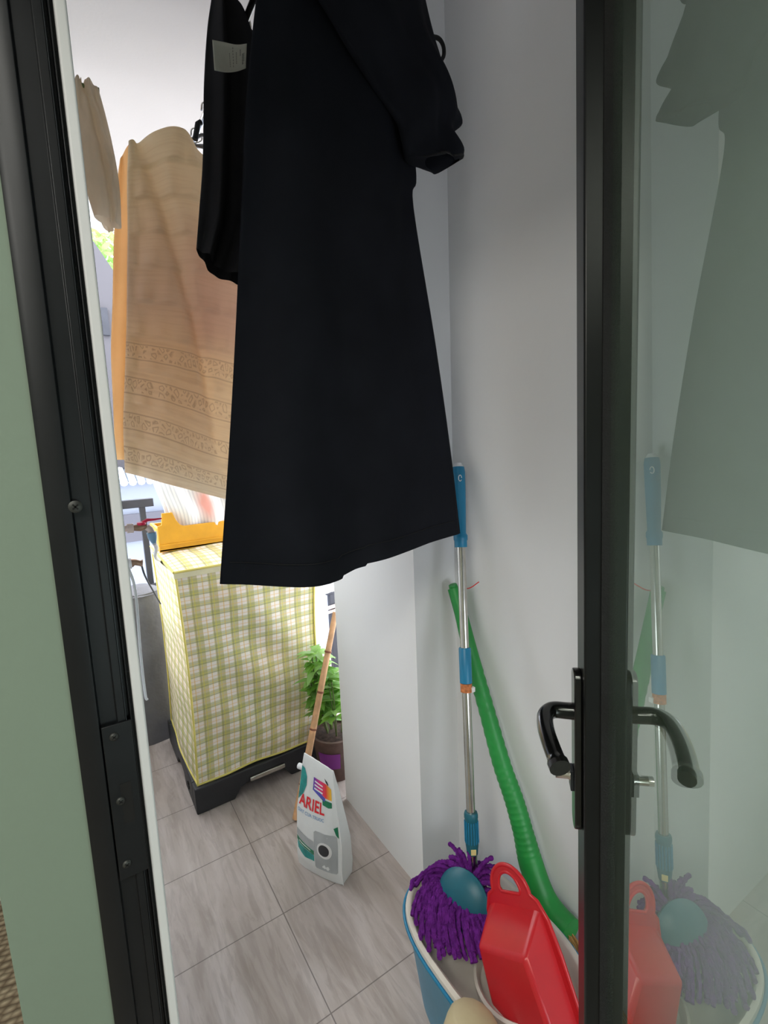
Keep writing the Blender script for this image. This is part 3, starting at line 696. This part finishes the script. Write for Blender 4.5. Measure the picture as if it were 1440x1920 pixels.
# 2. charcoal garment behind, with care label
Y2 = 1.25
g2 = empty('charcoal_blouse', (rx, Y2, rz), label='charcoal black garment with white care label behind the large dress', cat='clothing')
rows = [[(404, -55), (425, -80), (440, -70), (455, -50)],
        [(396, 0), (412, 0), (424, 0), (436, 2)],
        [(388, 60), (412, 50), (445, 45), (475, 62)],
        [(382, 165), (420, 160), (470, 150), (530, 150)],
        [(380, 300), (420, 300), (470, 300), (530, 300)],
        [(373, 400), (420, 415), (470, 415), (530, 415)],
        [(368, 466), (400, 503), (448, 527), (530, 545)]]
def d2(s, t): return .014*math.sin(s*15+t*2)*min(1, t*3)+.008*math.sin(s*31+t*5)*t
o2, f2 = garment(rows, Y2, .06, 56, 50, d2, 'garment_body', g2, M['black_cloth2'])
lab = [(398, 75), (420, 76), (445, 81), (463, 82)]; lab2 = [(402, 132), (425, 133), (446, 131), (461, 128)]
Rr = [[aty(p[0], p[1], Y2-.075) for p in bez_] for bez_ in (lab, lab2)]
def labf(s, t):
    a = bez(Rr[0], 6); b = bez(Rr[1], 6); i = min(len(a)-2, int(s*(len(a)-1))); f_ = s*(len(a)-1)-i
    return (a[i].lerp(a[i+1], f_)).lerp(b[i].lerp(b[i+1], f_), t)+Vector((0, .006*math.sin(s*3.1), 0))
cl = panel(labf, 20, 6, lambda s, t: (s, t), 'care_label', g2, M['care']); cl['label'] = 'white care label with faint print'
md = cl.modifiers.new('t', 'SOLIDIFY'); md.thickness = .0008
mb = MB()
for s0, t0, t1, wd in ((.46, .35, .85, .012), (.55, .12, .88, .012), (.64, .3, .75, .018), (.76, .2, .45, .03), (.84, .38, .82, .05), (.90, .35, .7, .02)):
    n_ = 7
    for i in range(n_):
        a = t0+(t1-t0)*i/n_; b = a+(t1-t0)/n_*.62
        vs = [labf(s0, a), labf(s0+wd, a), labf(s0+wd, b), labf(s0, b)]
        mb.add([v+Vector((0, -.0012, 0)) for v in vs], [(0, 1, 2, 3)])
mb.build('faint_print', M['ink'], cl)
hanger(Y2, .03, .05, 'hanger holding the charcoal garment with the care label', .03, dx=.0)

# 3. beige lace dress
Y3 = 1.6
g3 = empty('beige_lace_dress', (rx, Y3, rz), label='cream and beige tiered lace dress hanging behind the black garments', cat='dress')
rows = [[(241, 264), (262, 259), (305, 252), (336, 254), (354, 268), (376, 291), (430, 330), (480, 372)],
        [(238, 340), (262, 340), (305, 340), (345, 345), (380, 352), (410, 362), (445, 385), (490, 410)],
        [(239, 430), (265, 432), (305, 436), (345, 440), (380, 446), (415, 455), (450, 470), (492, 490)],
        [(238, 520), (265, 524), (305, 530), (345, 536), (380, 542), (415, 548), (450, 556), (492, 570)],
        [(237, 610), (265, 615), (305, 622), (345, 630), (380, 636), (415, 642), (450, 650), (492, 660)],
        [(234, 700), (262, 706), (300, 716), (340, 728), (378, 738), (412, 748), (448, 758), (490, 770)],
        [(231, 795), (260, 801), (298, 812), (336, 826), (374, 840), (410, 850), (446, 860), (488, 872)],
        [(234, 886), (262, 893), (298, 903), (336, 913), (374, 923), (412, 933), (448, 942), (488, 952)]]
def d3(s, t):
    tier = (t*10) % 1.0; ruff = -.010*tier*(1+.5*math.sin(s*40+int(t*10)*2))
    # one long diagonal crease from the shoulder to the lower right
    c_ = s-(.14+.62*t*1.05); cre = .030*math.exp(-(c_/.05)**2)*min(1, 3*(1-t))
    return ruff+cre+.012*math.sin(s*9+1)+.010*nz(s*5, t*4)
o3, f3 = garment(rows, Y3, .06, 90, 150, d3, 'dress_body', g3, M['lace'])
hg = hanger(Y3, .07, .06, 'grey hanger with black clip holding the beige lace dress', .035, dx=-.012)
q = aty(371, 232, Y3-.02); q2 = aty(366, 262, Y3-.02); q0 = aty(377, 229, Y3-.02)
MB().tube([q0, q, q2], .0075, 10).build('black_clip', M['tab'], hg, smooth=True)
qa, qb = aty(348, 273, Y3+.03), aty(392, 275, Y3+.03)
MB().tube([qa, qb], .006, 10).build('lower_bar', M['hanger_grey'], hg, smooth=True)

# 4. golden garment behind it
Y4 = 1.74
g4 = empty('golden_dress', (.3, Y4, 2.4), label='golden orange sheer garment peeking out left of the lace dress', cat='dress')
rows = [[(225, 298), (240, 280), (270, 275), (330, 275)], [(220, 340), (250, 340), (290, 340), (340, 340)],
        [(213, 450), (250, 450), (290, 450), (350, 450)], [(211, 560), (250, 560), (300, 560), (360, 560)],
        [(208, 660), (250, 660), (300, 660), (370, 660)], [(212, 760), (250, 760), (300, 760), (370, 760)], [(216, 862), (250, 862), (300, 864), (370, 868)]]
o4, f4 = garment(rows, Y4, .04, 30, 50, lambda s, t: .01*math.sin(s*14+t*3), 'garment_body', g4, M['gold_cloth'])
hanger(Y4, .06, .06, 'hanger behind the lace dress for the golden garment', .04, dx=-.06)

# 5. khaki trousers at the upper left
Y5 = 1.42
g5 = empty('khaki_trousers', (.1, Y5, 2.3), label='wrinkled khaki trousers hanging at the upper left by the door frame', cat='trousers')
rows = [[(130, 158), (148, 156), (168, 161), (186, 172)], [(134, 190), (156, 190), (178, 194), (196, 208)],
        [(140, 245), (165, 245), (190, 248), (209, 262)], [(150, 300), (176, 300), (202, 310), (221, 325)],
        [(160, 350), (184, 354), (208, 364), (226, 374)], [(176, 405), (192, 412), (210, 420), (228, 428)]]
def d5(s, t): return .018*math.exp(-((s-.45-.2*t)/.08)**2)+.008*math.sin(s*18+t*9)*max(0, 1-t*2.2)+.006*nz(s*6, t*9)
garment(rows, Y5, .05, 36, 50, d5, 'left_leg', g5, M['khaki_cloth'])
rows = [[(146, 160), (152, 160), (160, 163), (168, 166)], [(144, 215), (156, 215), (166, 220), (176, 225)], [(152, 300), (165, 300), (180, 305), (192, 312)], [(170, 360), (182, 366), (194, 372), (204, 380)], [(190, 418), (198, 424), (206, 428), (214, 432)]]
garment(rows, Y5+.06, .05, 24, 40, d5, 'right_leg', g5, M['khaki_cloth'])
MB().tube([aty(143, 158, Y5), aty(186, 170, Y5)], .006, 8).build('waist_cord', M['stem'], g5, smooth=True)
hk = aty(160, 162, Y5)
MB().tube([hk, Vector((.075, Y5, hk.z+.01)), Vector((.058, Y5, hk.z+.02))], .0018, 6).build('hanging_string', M['white_tube'], label='thin string tying the khaki trousers to the wall', cat='string')

# ------------------------------------------------------------------ flat mop leaning in the corner
T0 = Vector((.972, 1.100, 1.445)); B0 = Vector((.806, .875, .27))
def ML(px_y):  # point on the pole whose picture height is px_y
    lo, hi = 0.0, 1.0
    for _ in range(30):
        t = (lo+hi)/2; p = T0.lerp(B0, t)-CAM; v = 960-F*(p.dot(_u))/p.dot(_f)
        if v < px_y: lo = t
        else: hi = t
    return T0.lerp(B0, lo)
mop = empty('spin_mop', B0, label='spin mop with steel telescopic pole, blue grips and purple strands', cat='mop')
MB().tube([ML(1010), ML(1560)], .0125, 18).build('pole', M['steel'], mop, smooth=True)
MB().tube([ML(1560), ML(1660)], .0135, 18).build('lower_pole', M['steel'], mop, smooth=True)
hd = MB().tube([T0, ML(886), ML(930), ML(1000), ML(1004), ML(1012), ML(1014), ML(1026)], [.018, .0205, .0195, .0165, .0205, .0205, .0185, .0185], 20).build('grip', M['teal'], mop, smooth=True)
MB().tube([T0+(T0-B0).normalized()*.012, T0], [.010, .017], 16).build('grip_cap', M['white_tube'], hd, smooth=True)
c = ML(895)+Vector((-.012, -.018, 0)); e = (ML(890)-ML(905)).normalized()
MB().tube([c+Vector((.006*math.cos(a*.7), -.003, 0))+e*.009*math.sin(a*.7) for a in range(9)], .0013, 6).build('hang_ring', M['white_tube'], hd, smooth=True)
MB().tube([ML(1214), ML(1216), ML(1280)], [.0155, .0175, .0175], 20).build('collar', M['teal'], mop, smooth=True)
MB().tube([ML(1281), ML(1297)], .0165, 16).build('tape_wrap', M['orange'], mop, smooth=True)
MB().box((-.006, -.004, -.008), (.006, .004, .006), Matrix.Translation(ML(1291)+Vector((.012, -.014, 0)))).build('tape_tail', M['d_white'], mop, bevel=.001)
jo = MB().tube([ML(1522), ML(1526), ML(1532), ML(1536), ML(1580), ML(1600)], [.0175, .0195, .0195, .0175, .0185, .0150], 24).build('twist_lock', M['teal_dark'], mop, smooth=True)
ax = (ML(1580)-ML(1540)); axn = ax.normalized(); pa = axn.orthogonal().normalized(); pb = axn.cross(pa)
mb = MB()
for a in range(16):
    q = a*math.pi/8; d = (pa*math.cos(q)+pb*math.sin(q))*.0185; mb.tube([ML(1538)+d, ML(1578)+d], .0018, 6)
mb.build('grip_ridges', M['teal'], jo, smooth=True)
q = ML(1588); mb = MB(); mtx = Matrix.Translation(q+Vector((-.010, -.0165, 0)))@Matrix.Rotation(math.radians(-32), 4, 'Z')
mb.box((-.007, -.001, -.008), (.007, .0012, .008), mtx); mb.build('sticker', M['label_cream'], jo)
MB().tube([ML(1634), ML(1645), ML(1690)], [.0135, .016, .015], 18).build('socket', M['teal'], mop, smooth=True)
# disc head: tilted against the bucket
Hc = at(868, 1690, 1, .872)
hn = (Vector((-.93, -.25, .36))).normalized()
hr = Vector((0, 0, 1)).cross(hn).normalized(); hu = hn.cross(hr)
HM = Matrix(((hr.x, hu.x, hn.x, Hc.x), (hr.y, hu.y, hn.y, Hc.y), (hr.z, hu.z, hn.z, Hc.z), (0, 0, 0, 1)))
MB().lathe([(0, .030), (.02, .029), (.050, .022), (.072, .010), (.079, 0), (.075, -.01), (0, -.012)], 36, HM).build('mop_disc', M['teal_dark'], mop, smooth=True)
MB().tube([ML(1690), HM@Vector((0, 0, .026))], .011, 14).build('joint', M['teal'], mop, smooth=True)
bc_x = .757; mb = MB(); side_l = Vector((-.77, .64, 0))
for ring in range(4):
    for i in range(46):
        a = 2*math.pi*(i+ring*.27)/46+random.uniform(-.06, .06)
        rv = HM.to_3x3()@Vector((math.cos(a), math.sin(a), 0))
        p = Hc+rv*(.068-.006*ring)-hn*(.012+.004*ring)
        lf = rv.dot(side_l); upc = rv.z
        L = .062+.07*max(0, lf)+.09*max(0, -upc)+random.uniform(-.012, .02)
        v = (rv*.8+side_l*(.55*max(0, lf+.35))+hn*(.08 if ring < 2 else 0)+Vector([random.uniform(-.12, .12) for _ in range(3)])).normalized()
        pts = [p.copy()]; st = L/9
        for k_ in range(9):
            v = (v+Vector((random.uniform(-.06, .06), random.uniform(-.06, .06), -.22-.1*ring/3))).normalized(); p = p+v*st
            inside = abs(p.x-bc_x) < .172 and abs(p.y-.765) < .25
            if inside and p.z < .292:
                p.z = .292+random.uniform(0, .012); v = (Vector((v.x-.25, v.y-.55, 0))).normalized()
            if p.x > .992: p.x = .992
            pts.append(p.copy())
        Q = bez(pts, 2); mb.tube(Q, [.0058+.0013*math.sin(q_*2.2+i) for q_ in range(len(Q))], 6)
mb.build('strands', M['purple'], mop, smooth=True, kind='stuff')

# ------------------------------------------------------------------ bucket
bk = empty('mop_bucket', (.76, .77, 0), label='light blue mop bucket with cream spin wringer top', cat='bucket')
def sel(a, n=2.7):
    c_, s_ = math.cos(a), math.sin(a); return (math.copysign(abs(c_)**(2/n), c_), math.copysign(abs(s_)**(2/n), s_))
def ringpts(cx, cy, rx_, ry_, z, rot=0.0, N=64):
    out = []
    for j in range(N):
        x, y = sel(2*math.pi*j/N); x *= rx_; y *= ry_
        out.append(Vector((cx+x*math.cos(rot)-y*math.sin(rot), cy+x*math.sin(rot)+y*math.cos(rot), z)))
    return out
def loft(rings, caps=(False, False)):
    mb = MB(); N = len(rings[0]); vs = [v for r in rings for v in r]
    fs = [(i*N+j, i*N+(j+1) % N, (i+1)*N+(j+1) % N, (i+1)*N+j) for i in range(len(rings)-1) for j in range(N)]
    if caps[0]: fs.append(tuple(range(N)))
    if caps[1]: fs.append(tuple((len(rings)-1)*N+j for j in range(N)))
    mb.add(vs, fs); return mb
bc = (.757, .765)
loft([ringpts(*bc, .125, .205, 0), ringpts(*bc, .130, .21, .01), ringpts(*bc, .160, .240, .262), ringpts(*bc, .165, .246, .266), ringpts(*bc, .165, .246, .276)], (True, False)).build('tub', M['bucket_blue'], bk, smooth=True)
MB().tube(ringpts(*bc, .168, .249, .272)+[ringpts(*bc, .168, .249, .272)[0]], .0042, 8).build('rim_trim', M['teal'], bk, smooth=True)
loft([ringpts(*bc, .165, .246, .274), ringpts(*bc, .163, .244, .285), ringpts(*bc, .153, .234, .288), ringpts(*bc, .147, .228, .283), ringpts(*bc, .143, .224, .255), ringpts(*bc, .125, .200, .235)], (False, True)).build('cream_deck', M['cream'], bk, smooth=True)
wc_ = (.76, .68)
MB().lathe([(.100, .236), (.102, .252), (.096, .256), (.090, .250), (.080, .22), (.076, .15), (0, .14)], 40, Matrix.Translation((wc_[0], wc_[1], 0))).build('wringer_basket', M['cream'], bk, smooth=True)
# khaki container in front
kc = at(880, 1930, 2, .30)
kb = empty('khaki_tub', (kc.x, kc.y, .29), label='khaki rounded plastic container at the bottom edge in front of the dustpan', cat='container')
MB().lathe([(0, .062), (.03, .060), (.050, .052), (.058, .037), (.061, .0), (.058, -.03), (0, -.03)], 14, Matrix.Translation((kc.x-.0, kc.y-.0, .262))@Matrix.Rotation(.35, 4, 'Y')).build('shell', M['khaki_plastic'], kb, bevel=.004)

# ------------------------------------------------------------------ red dustpan
PA = Vector((.802, .76, .477)); PM = Matrix(((.137, .982, .133), (-.846, .046, .532), (.516, -.185, .836))); PS = .979
def PP(w_, d, n_): return PA+PM@Vector((w_, -n_, -d))*PS
dp = empty('dustpan', PP(0, .4, 0), label='glossy red plastic dustpan standing handle up in the mop bucket', cat='dustpan')
# flat flange with D-shaped grip hole
def outline(N=40):
    pts = []
    for i in range(N+1):
        a = math.pi-math.pi*i/N; pts.append((.058*math.cos(a), .058-.058*math.sin(a)))
    return pts
ol = [(-.128, .42), (-.118, .30), (-.108, .17), (-.098, .105), (-.080, .07)] + [(.062*math.cos(math.pi-math.pi*i/24), .060-.060*math.sin(math.pi-math.pi*i/24)) for i in range(25)] + [(.080, .07), (.098, .105), (.108, .17), (.118, .30), (.128, .42)]
hole = [(.036*math.cos(math.pi-math.pi*i/16), .052-.036*math.sin(math.pi-math.pi*i/16)) for i in range(17)]+[(.030, .060), (-.030, .060)]
me = bpy.data.meshes.new('flange'); bm = bmesh.new()
def addloop(pts): 
    vv = [bm.verts.new(PP(x, y, 0)) for x, y in pts]; return [bm.edges.new((vv[i], vv[(i+1) % len(vv)])) for i in range(len(vv))]
es = addloop(ol)+addloop(hole); bmesh.ops.triangle_fill(bm, use_beauty=True, edges=es); bm.to_mesh(me); bm.free(); me.materials.append(M['red'])
fo = bpy.data.objects.new('flange', me); C.objects.link(fo); fo.parent = dp; fo.matrix_parent_inverse = wm(dp).inverted()
md = fo.modifiers.new('t', 'SOLIDIFY'); md.thickness = .008; md.offset = 0; md = fo.modifiers.new('b', 'BEVEL'); md.width = .0025; md.segments = 2
# edge bead of the handle
bead = [PP(x, y, .002) for x, y in ol]; MB().tube(bead, .005, 8).build('rolled_edge', M['red'], dp, smooth=True)
MB().tube([PP(x, y, .003) for x, y in hole]+[PP(*hole[0], .003)], .004, 8).build('grip_edge', M['red'], dp, smooth=True)
def prow(d, n_, hw): return [PP(-hw, d, 0.0), PP(-hw+.008, d, n_), PP(hw-.008, d, n_), PP(hw, d, 0.0)]
secs = [(.088, .004, .086), (.150, .085, .086), (.300, .075, .098), (.42, .055, .112)]
vs = []; fs = []
mb = MB()
for d, n_, hw in secs: vs += [PP(-hw-.004, d, 0), PP(-hw+.010, d, n_), PP(hw-.010, d, n_), PP(hw+.004, d, 0)]
for i in range(3):
    for j in range(3): fs.append((i*4+j, i*4+j+1, (i+1)*4+j+1, (i+1)*4+j))
fs.append((0, 1, 2, 3)); fs.append((12, 13, 14, 15)); mb.add(vs, fs)
mb.build('scoop', M['red'], dp, bevel=.009)

# ------------------------------------------------------------------ green broom
br = empty('broom', (.93, .55, .05), label='green corrugated-handled straw broom leaning head down on the white wall', cat='broom')
bx = .972
cl_ = [(851, 1103), (864, 1150), (884, 1230), (912, 1330), (940, 1430), (964, 1500), (981, 1560), (996, 1620), (1018, 1680), (1042, 1717), (1070, 1747)]
wd_ = [12, 12, 14, 15, 17, 18, 19, 23, 27, 28, 27]
P3 = [at(u_, v_, 0, bx-.012*i/9*1.4) for i, (u_, v_) in enumerate(cl_)]
R3 = []
for p, w_ in zip(P3, wd_): R3.append(w_/F*((p-CAM).dot(_f)))
pp = bez(P3, 16); nn = len(pp); rr = []
for i in range(nn):
    x = i/16; j = min(9, int(x)); r = R3[j]+(R3[j+1]-R3[j])*(x-j)
    if 2.2 < x < 6.8: r += .0011*math.sin(i*2.1)
    if x > 6.1: r *= 1
    rr.append(r)
rr = [min(r, .034) for r in rr]
for i, p in enumerate(pp): p.x = min(p.x, 1.008-rr[i])
hb = MB().tube(pp, rr, 20).build('handle_sleeve', M['broom_green'], br, smooth=True)
top_ = pp[0]; MB().tube([top_+Vector((-.003, .002, .012)), top_, pp[3]], [.013, .0145, .0135], 16).build('top_cap', M['broom_green'], br, smooth=True)
MB().tube([pp[1]+Vector((0, 0, .004)), pp[2]], .0145, 14).build('twine_wrap', M['orange'], br, smooth=True)
MB().tube(bez([at(868, 1104, 0, .95), at(882, 1102, 0, .955), at(898, 1091, 0, .985)], 4), .0016, 6).build('hanging_string', M['redstring'], br, smooth=True)
mb = MB(); end = pp[-1]; dr = (pp[-1]-pp[-6]).normalized()
for i in range(180):
    a = random.random()*6.28; r = random.random()**.5*.030; s0 = end-dr*.03+Vector((-r*.5*math.cos(a)-.004, r*math.sin(a)*.6, r*math.sin(a)))
    tgt = Vector((random.uniform(.905, 1.0), random.uniform(.44, .66), random.uniform(.02, .10)))
    mid = s0.lerp(tgt, .5)+Vector((0, 0, random.uniform(-.01, .02)))
    mb.tube([s0, mid, tgt], [.0016, .0014, .0007], 4)
mb.build('straw_head', M['straw'], br, kind='stuff')

# ------------------------------------------------------------------ detergent pouch
pe = Vector((.455, -.89, 0)).normalized(); pn = Vector((-.89, -.455, 0)).normalized(); PC0 = Vector((.622, 1.462, 0))
def pouch(s, t, side=1, off=0.0):
    """s across (-1..1), t up (0..1)"""
    hwl = .098-.010*t; hwr = .098-.0*t
    H_ = .425-.030*(s+1)/2*(1 if t > .8 else t/.8)
    # notch on the right where the neck narrows
    wR = .098-.040*max(0, t-.35)/.65*(1 if t < .75 else 1); wL = .098-.030*max(0, t-.5)/.5
    x = s*(wR if s > 0 else wL)-.006*t
    dep = .050*(1-t)**.75*(1-.25*abs(s)**3)
    if t < .12: dep *= (.75+.25*t/.12)
    zz = H_*t
    lean = pn*(-.015*t)
    bul = .012*math.sin(math.pi*min(1, t*1.3))*(1-s*s)
    c_ = PC0+pe*x+lean+Vector((0, 0, zz+.001))
    wr = .0022*nz(s*3, t*7, side*3)
    return c_+pn*side*(dep+bul+wr+.0015)+pn*off
po = empty('detergent_pouch', PC0, label='white ARIEL detergent refill pouch standing on the tiles', cat='pouch')
mb = MB(); NU, NV = 30, 44
for side in (1, -1):
    vs = [pouch(-1+2*i/NU, j/NV, side) for j in range(NV+1) for i in range(NU+1)]
    mb.add(vs, [(j*(NU+1)+i, j*(NU+1)+i+1, (j+1)*(NU+1)+i+1, (j+1)*(NU+1)+i) for j in range(NV) for i in range(NU)])
N1 = (NU+1)*(NV+1)
for j in range(NV):
    for i in (0, NU): a_ = j*(NU+1)+i; b_ = (j+1)*(NU+1)+i; mb.f.append((a_, b_, N1+b_, N1+a_))
for i in range(NU): mb.f.append((i, i+1, N1+i+1, N1+i)); q_ = NV*(NU+1); mb.f.append((q_+i, q_+i+1, N1+q_+i+1, N1+q_+i))
mb.build('pouch_body', M['pouch'], po, smooth=True)
MB().tube([pouch(1, t/20, 1)+pe*.002 for t in range(0, 13)], .0022, 6).build('side_seam', M['d_white'], po, smooth=True)
q = pouch(-1, .86, 0); MB().tube([q+pe*.004, q-pe*.022], .0105, 16).build('spout_cap', M['white_tube'], po, smooth=True)
def patch(poly, m, name, off=.0012, parent=po, uv=False, n=1):
    """filled outline printed on the front of the pouch; poly in (s,t)"""
    bm = bmesh.new(); vv = [bm.verts.new((x, y, 0)) for x, y in poly]; bm.faces.new(vv)
    bmesh.ops.triangulate(bm, faces=bm.faces); bmesh.ops.subdivide_edges(bm, edges=bm.edges, cuts=3, use_grid_fill=True)
    bmesh.ops.triangulate(bm, faces=bm.faces)
    x0 = min(p[0] for p in poly); x1 = max(p[0] for p in poly)
    ul = bm.loops.layers.uv.new('UVMap')
    for f_ in bm.faces:
        for l in f_.loops: l[ul].uv = ((l.vert.co.x-x0)/(x1-x0), l.vert.co.y)
    for v in bm.verts: v.co = pouch(v.co.x, v.co.y, 1, off)
    me = bpy.data.meshes.new(name); bm.to_mesh(me); bm.free(); me.materials.append(m)
    o = bpy.data.objects.new(name, me); C.objects.link(o); o.parent = parent; o.matrix_parent_inverse = wm(parent).inverted(); return o
def ell(cx, cy, a, b, n=24, a0=0, a1=2*math.pi):
    return [(cx+a*math.cos(a0+(a1-a0)*i/n), cy+b*math.sin(a0+(a1-a0)*i/n)) for i in range(n)]
def lettering(txt, s0, t0, size, m, name, shear=0, slope=0, aspect=1.0):
    cu = bpy.data.curves.new('t', 'FONT'); cu.body = txt; cu.size = 1; cu.offset = .02
    ob_ = bpy.data.objects.new('t', cu); C.objects.link(ob_); dg = bpy.context.evaluated_depsgraph_get()
    me = bpy.data.meshes.new_from_object(ob_.evaluated_get(dg)); bpy.data.objects.remove(ob_)
    for v in me.vertices:
        x, y = v.co.x*size*aspect, v.co.y*size
        v.co = pouch(s0+x/.098, t0+(y+x*slope)/.42, 1, .002)
    me.materials.append(m); me.name = name
    o = bpy.data.objects.new(name, me); C.objects.link(o); o.parent = po; o.matrix_parent_inverse = wm(po).inverted(); return o
patch([(-.98, .60), (-.98, .90), (-.80, .89), (-.62, .83), (-.60, .76), (-.72, .68)], M['d_teal'], 'teal_leaf_print')
patch([(-.25, .86), (.55, .86), (.80, .835), (.80, .735), (.45, .735), (-.25, .79)], M['d_grad'], 'colour_flash_print')
patch([(-.25, .79), (.45, .735), (.45, .70), (.0, .735), (-.25, .755)], M['d_navy'], 'violet_strip_print', .0016)
patch([(.30, .72), (.80, .72), (.80, .675), (.62, .665), (.34, .675)], M['d_green'], 'green_drop_print', .0016)
for i_, yy in enumerate((.825, .795, .765)): patch([(-.18, yy+.014), (.3, yy+.004), (.3, yy-.008), (-.18, yy+.002)], M['d_white'], 'small_caption_print', .0022)
lettering('ARIEL', -.88, .575, .058, M['d_red'], 'red_lettering', slope=.06, aspect=.88)
lettering('GIAT CUA TRUOC', -.92, .515, .0165, M['d_blue'], 'pale_lettering', slope=.06, aspect=.95)
patch([(-.05, .42), (.02, .435), (.85, .44), (.90, .43), (.90, .12), (.85, .105), (.05, .105), (0, .12)], M['d_grey'], 'washer_picture')
patch(ell(.40, .29, .30, .072), M['d_white'], 'washer_door_ring', .0018)
patch(ell(.38, .29, .21, .052), M['d_dark'], 'washer_door', .0024)
patch([(-.97, .35), (-.05, .33), (-.05, .255), (-.97, .29)], M['d_grey'], 'grey_band_print')
patch([(-.97, .285), (-.05, .25), (-.05, .215), (-.97, .245)], M['d_green'], 'green_band_print')
patch([(-.8, .268), (-.2, .246), (-.2, .238), (-.8, .258)], M['d_white'], 'caption_print', .002)
patch([(-.95, .24), (-.05, .21), (-.05, .155), (-.5, .15), (-.9, .18)], M['d_teal'], 'teal_blob_print')
patch([(.80, .50), (.97, .52), (.97, .42), (.88, .445)], M['d_green'], 'leaf_sprig_print')
patch([(.42, .905), (.60, .885), (.66, .862), (.62, .855), (.5, .875)], M['d_dark'], 'grip_slot', .0015)

# ------------------------------------------------------------------ bamboo cane
ba = empty('bamboo_cane', aty(555, 1533, 1.75), label='thin bamboo stick leaning behind the detergent pouch', cat='stick')
b0 = at(555, 1535, 2, .006); b1 = Vector((.835, 1.80, .80)); b1 = aty(624, 1175, 1.835)
b1 = b0+(b1-b0)*1.08
pts = [b0.lerp(b1, i/24) for i in range(25)]
MB().tube(pts, [.0155-.003*i/24 for i in range(25)], 12).build('cane', M['bamboo'], ba, smooth=True)
for f_ in (.16, .42, .60, .80):
    p = b0.lerp(b1, f_); d = (b1-b0).normalized(); MB().tube([p-d*.004, p, p+d*.004], [.0145, .0162, .0145], 12).build('node', M['bamboo_node'], ba, smooth=True)

# ------------------------------------------------------------------ potted plant behind the pillar
PPt = Vector((.90, 1.90, 0))
pl = empty('potted_plant', PPt, label='leafy green potted plant between plaid cover and pillar', cat='plant')
MB().lathe([(0, 0), (.075, 0), (.078, .01), (.105, .19), (.112, .20), (.112, .215), (.100, .215), (.098, .19), (.0, .183)], 32, Matrix.Translation(PPt)).build('pot', M['terracotta'], pl, smooth=True)
MB().lathe([(0, .20), (.06, .198), (.098, .19)], 24, Matrix.Translation(PPt)).build('soil', M['soil'], pl, smooth=True)
mb = MB(); 
for a in range(12):
    a0 = math.radians(195+a*5); a1 = math.radians(200+a*5); r0, r1 = .0905, .1025
    mb.add([PPt+Vector((r0*math.cos(a0), r0*math.sin(a0), .075)), PPt+Vector((r0*math.cos(a1), r0*math.sin(a1), .075)), PPt+Vector((r1*math.cos(a1), r1*math.sin(a1), .155)), PPt+Vector((r1*math.cos(a0), r1*math.sin(a0), .155))], [(0, 1, 2, 3)])
mb.build('pot_label', M['label_violet'], pl)
def leaf(mb, base, d, L, W, droop=.3):
    d = d.normalized(); sd_ = d.cross(Vector((0, 0, 1))).normalized(); up = sd_.cross(d)
    n = 7; vs = []
    for i in range(n+1):
        t = i/n; c_ = base+d*L*t+Vector((0, 0, -droop*L*t*t)); w_ = W*math.sin(math.pi*min(.999, t**.8))**.8
        vs += [c_-sd_*w_+up*w_*.3, c_, c_+sd_*w_+up*w_*.3]
    fs = []
    for i in range(n):
        for j in range(2): fs.append((i*3+j, i*3+j+1, (i+1)*3+j+1, (i+1)*3+j))
    mb.add(vs, fs)
def lush(root, c0, stems, hmax, lean, Ls):
    sm_ = MB()
    for i in range(stems):
        a = random.random()*6.28; h = hmax*random.uniform(.45, 1)
        top_ = c0+Vector((.10*math.cos(a)*random.random()+lean.x*h, .08*math.sin(a)*random.random()+lean.y*h, h))
        b_ = c0+Vector((.03*math.cos(a), .03*math.sin(a), 0)); mid = b_.lerp(top_, .5)+Vector((.015*math.cos(a), .015*math.sin(a), 0))
        P = bez([b_, mid, top_], 5); sm_.tube(P, .0028, 6)
        for j in range(4, len(P)):
            lm = MB()
            for k_ in range(3 if j < len(P)-1 else 5):
                q_ = random.random()*6.28; leaf(lm, P[j], Vector((math.cos(q_), math.sin(q_), random.uniform(.0, .7))), Ls*random.uniform(.7, 1.25), Ls*.2, random.uniform(.1, .6))
            yield lm
    yield sm_
lv = list(lush(pl, PPt+Vector((0, 0, .19)), 16, .42, Vector((-.10, -.05, 0)), .075))
lv[-1].build('stems', M['stem'], pl, smooth=True)
A_, B_ = MB(), MB()
for i, q in enumerate(lv[:-1]): (A_ if i % 2 else B_).add(q.v, q.f)
A_.build('foliage', M['leaf'], pl, smooth=True); B_.build('pale_foliage', M['leaf2'], pl, smooth=True)

# pale plastic crate / bag behind right of the cover
def bagf(s, t):
    a = s*2*math.pi; r = 1-.2*t+.12*nz(math.cos(a)*2, math.sin(a)*2, t*3)
    return Vector((1.13+.09*r*math.cos(a), 2.45+.09*r*math.sin(a), .7+t*.32))
sh = empty('white_plastic_bag', (1.13, 2.45, .7), label='crumpled pale plastic bag tied beside the railing post', cat='bag')
panel(bagf, 28, 14, lambda s, t: (s, t), 'bag_skin', sh, M['white_tube'])
MB().tube([(1.13, 2.45, 1.0), (1.18, 2.6, 1.12), (1.22, 2.77, 1.2)], .006, 8).build('bag_tie', M['white_tube'], sh, smooth=True)
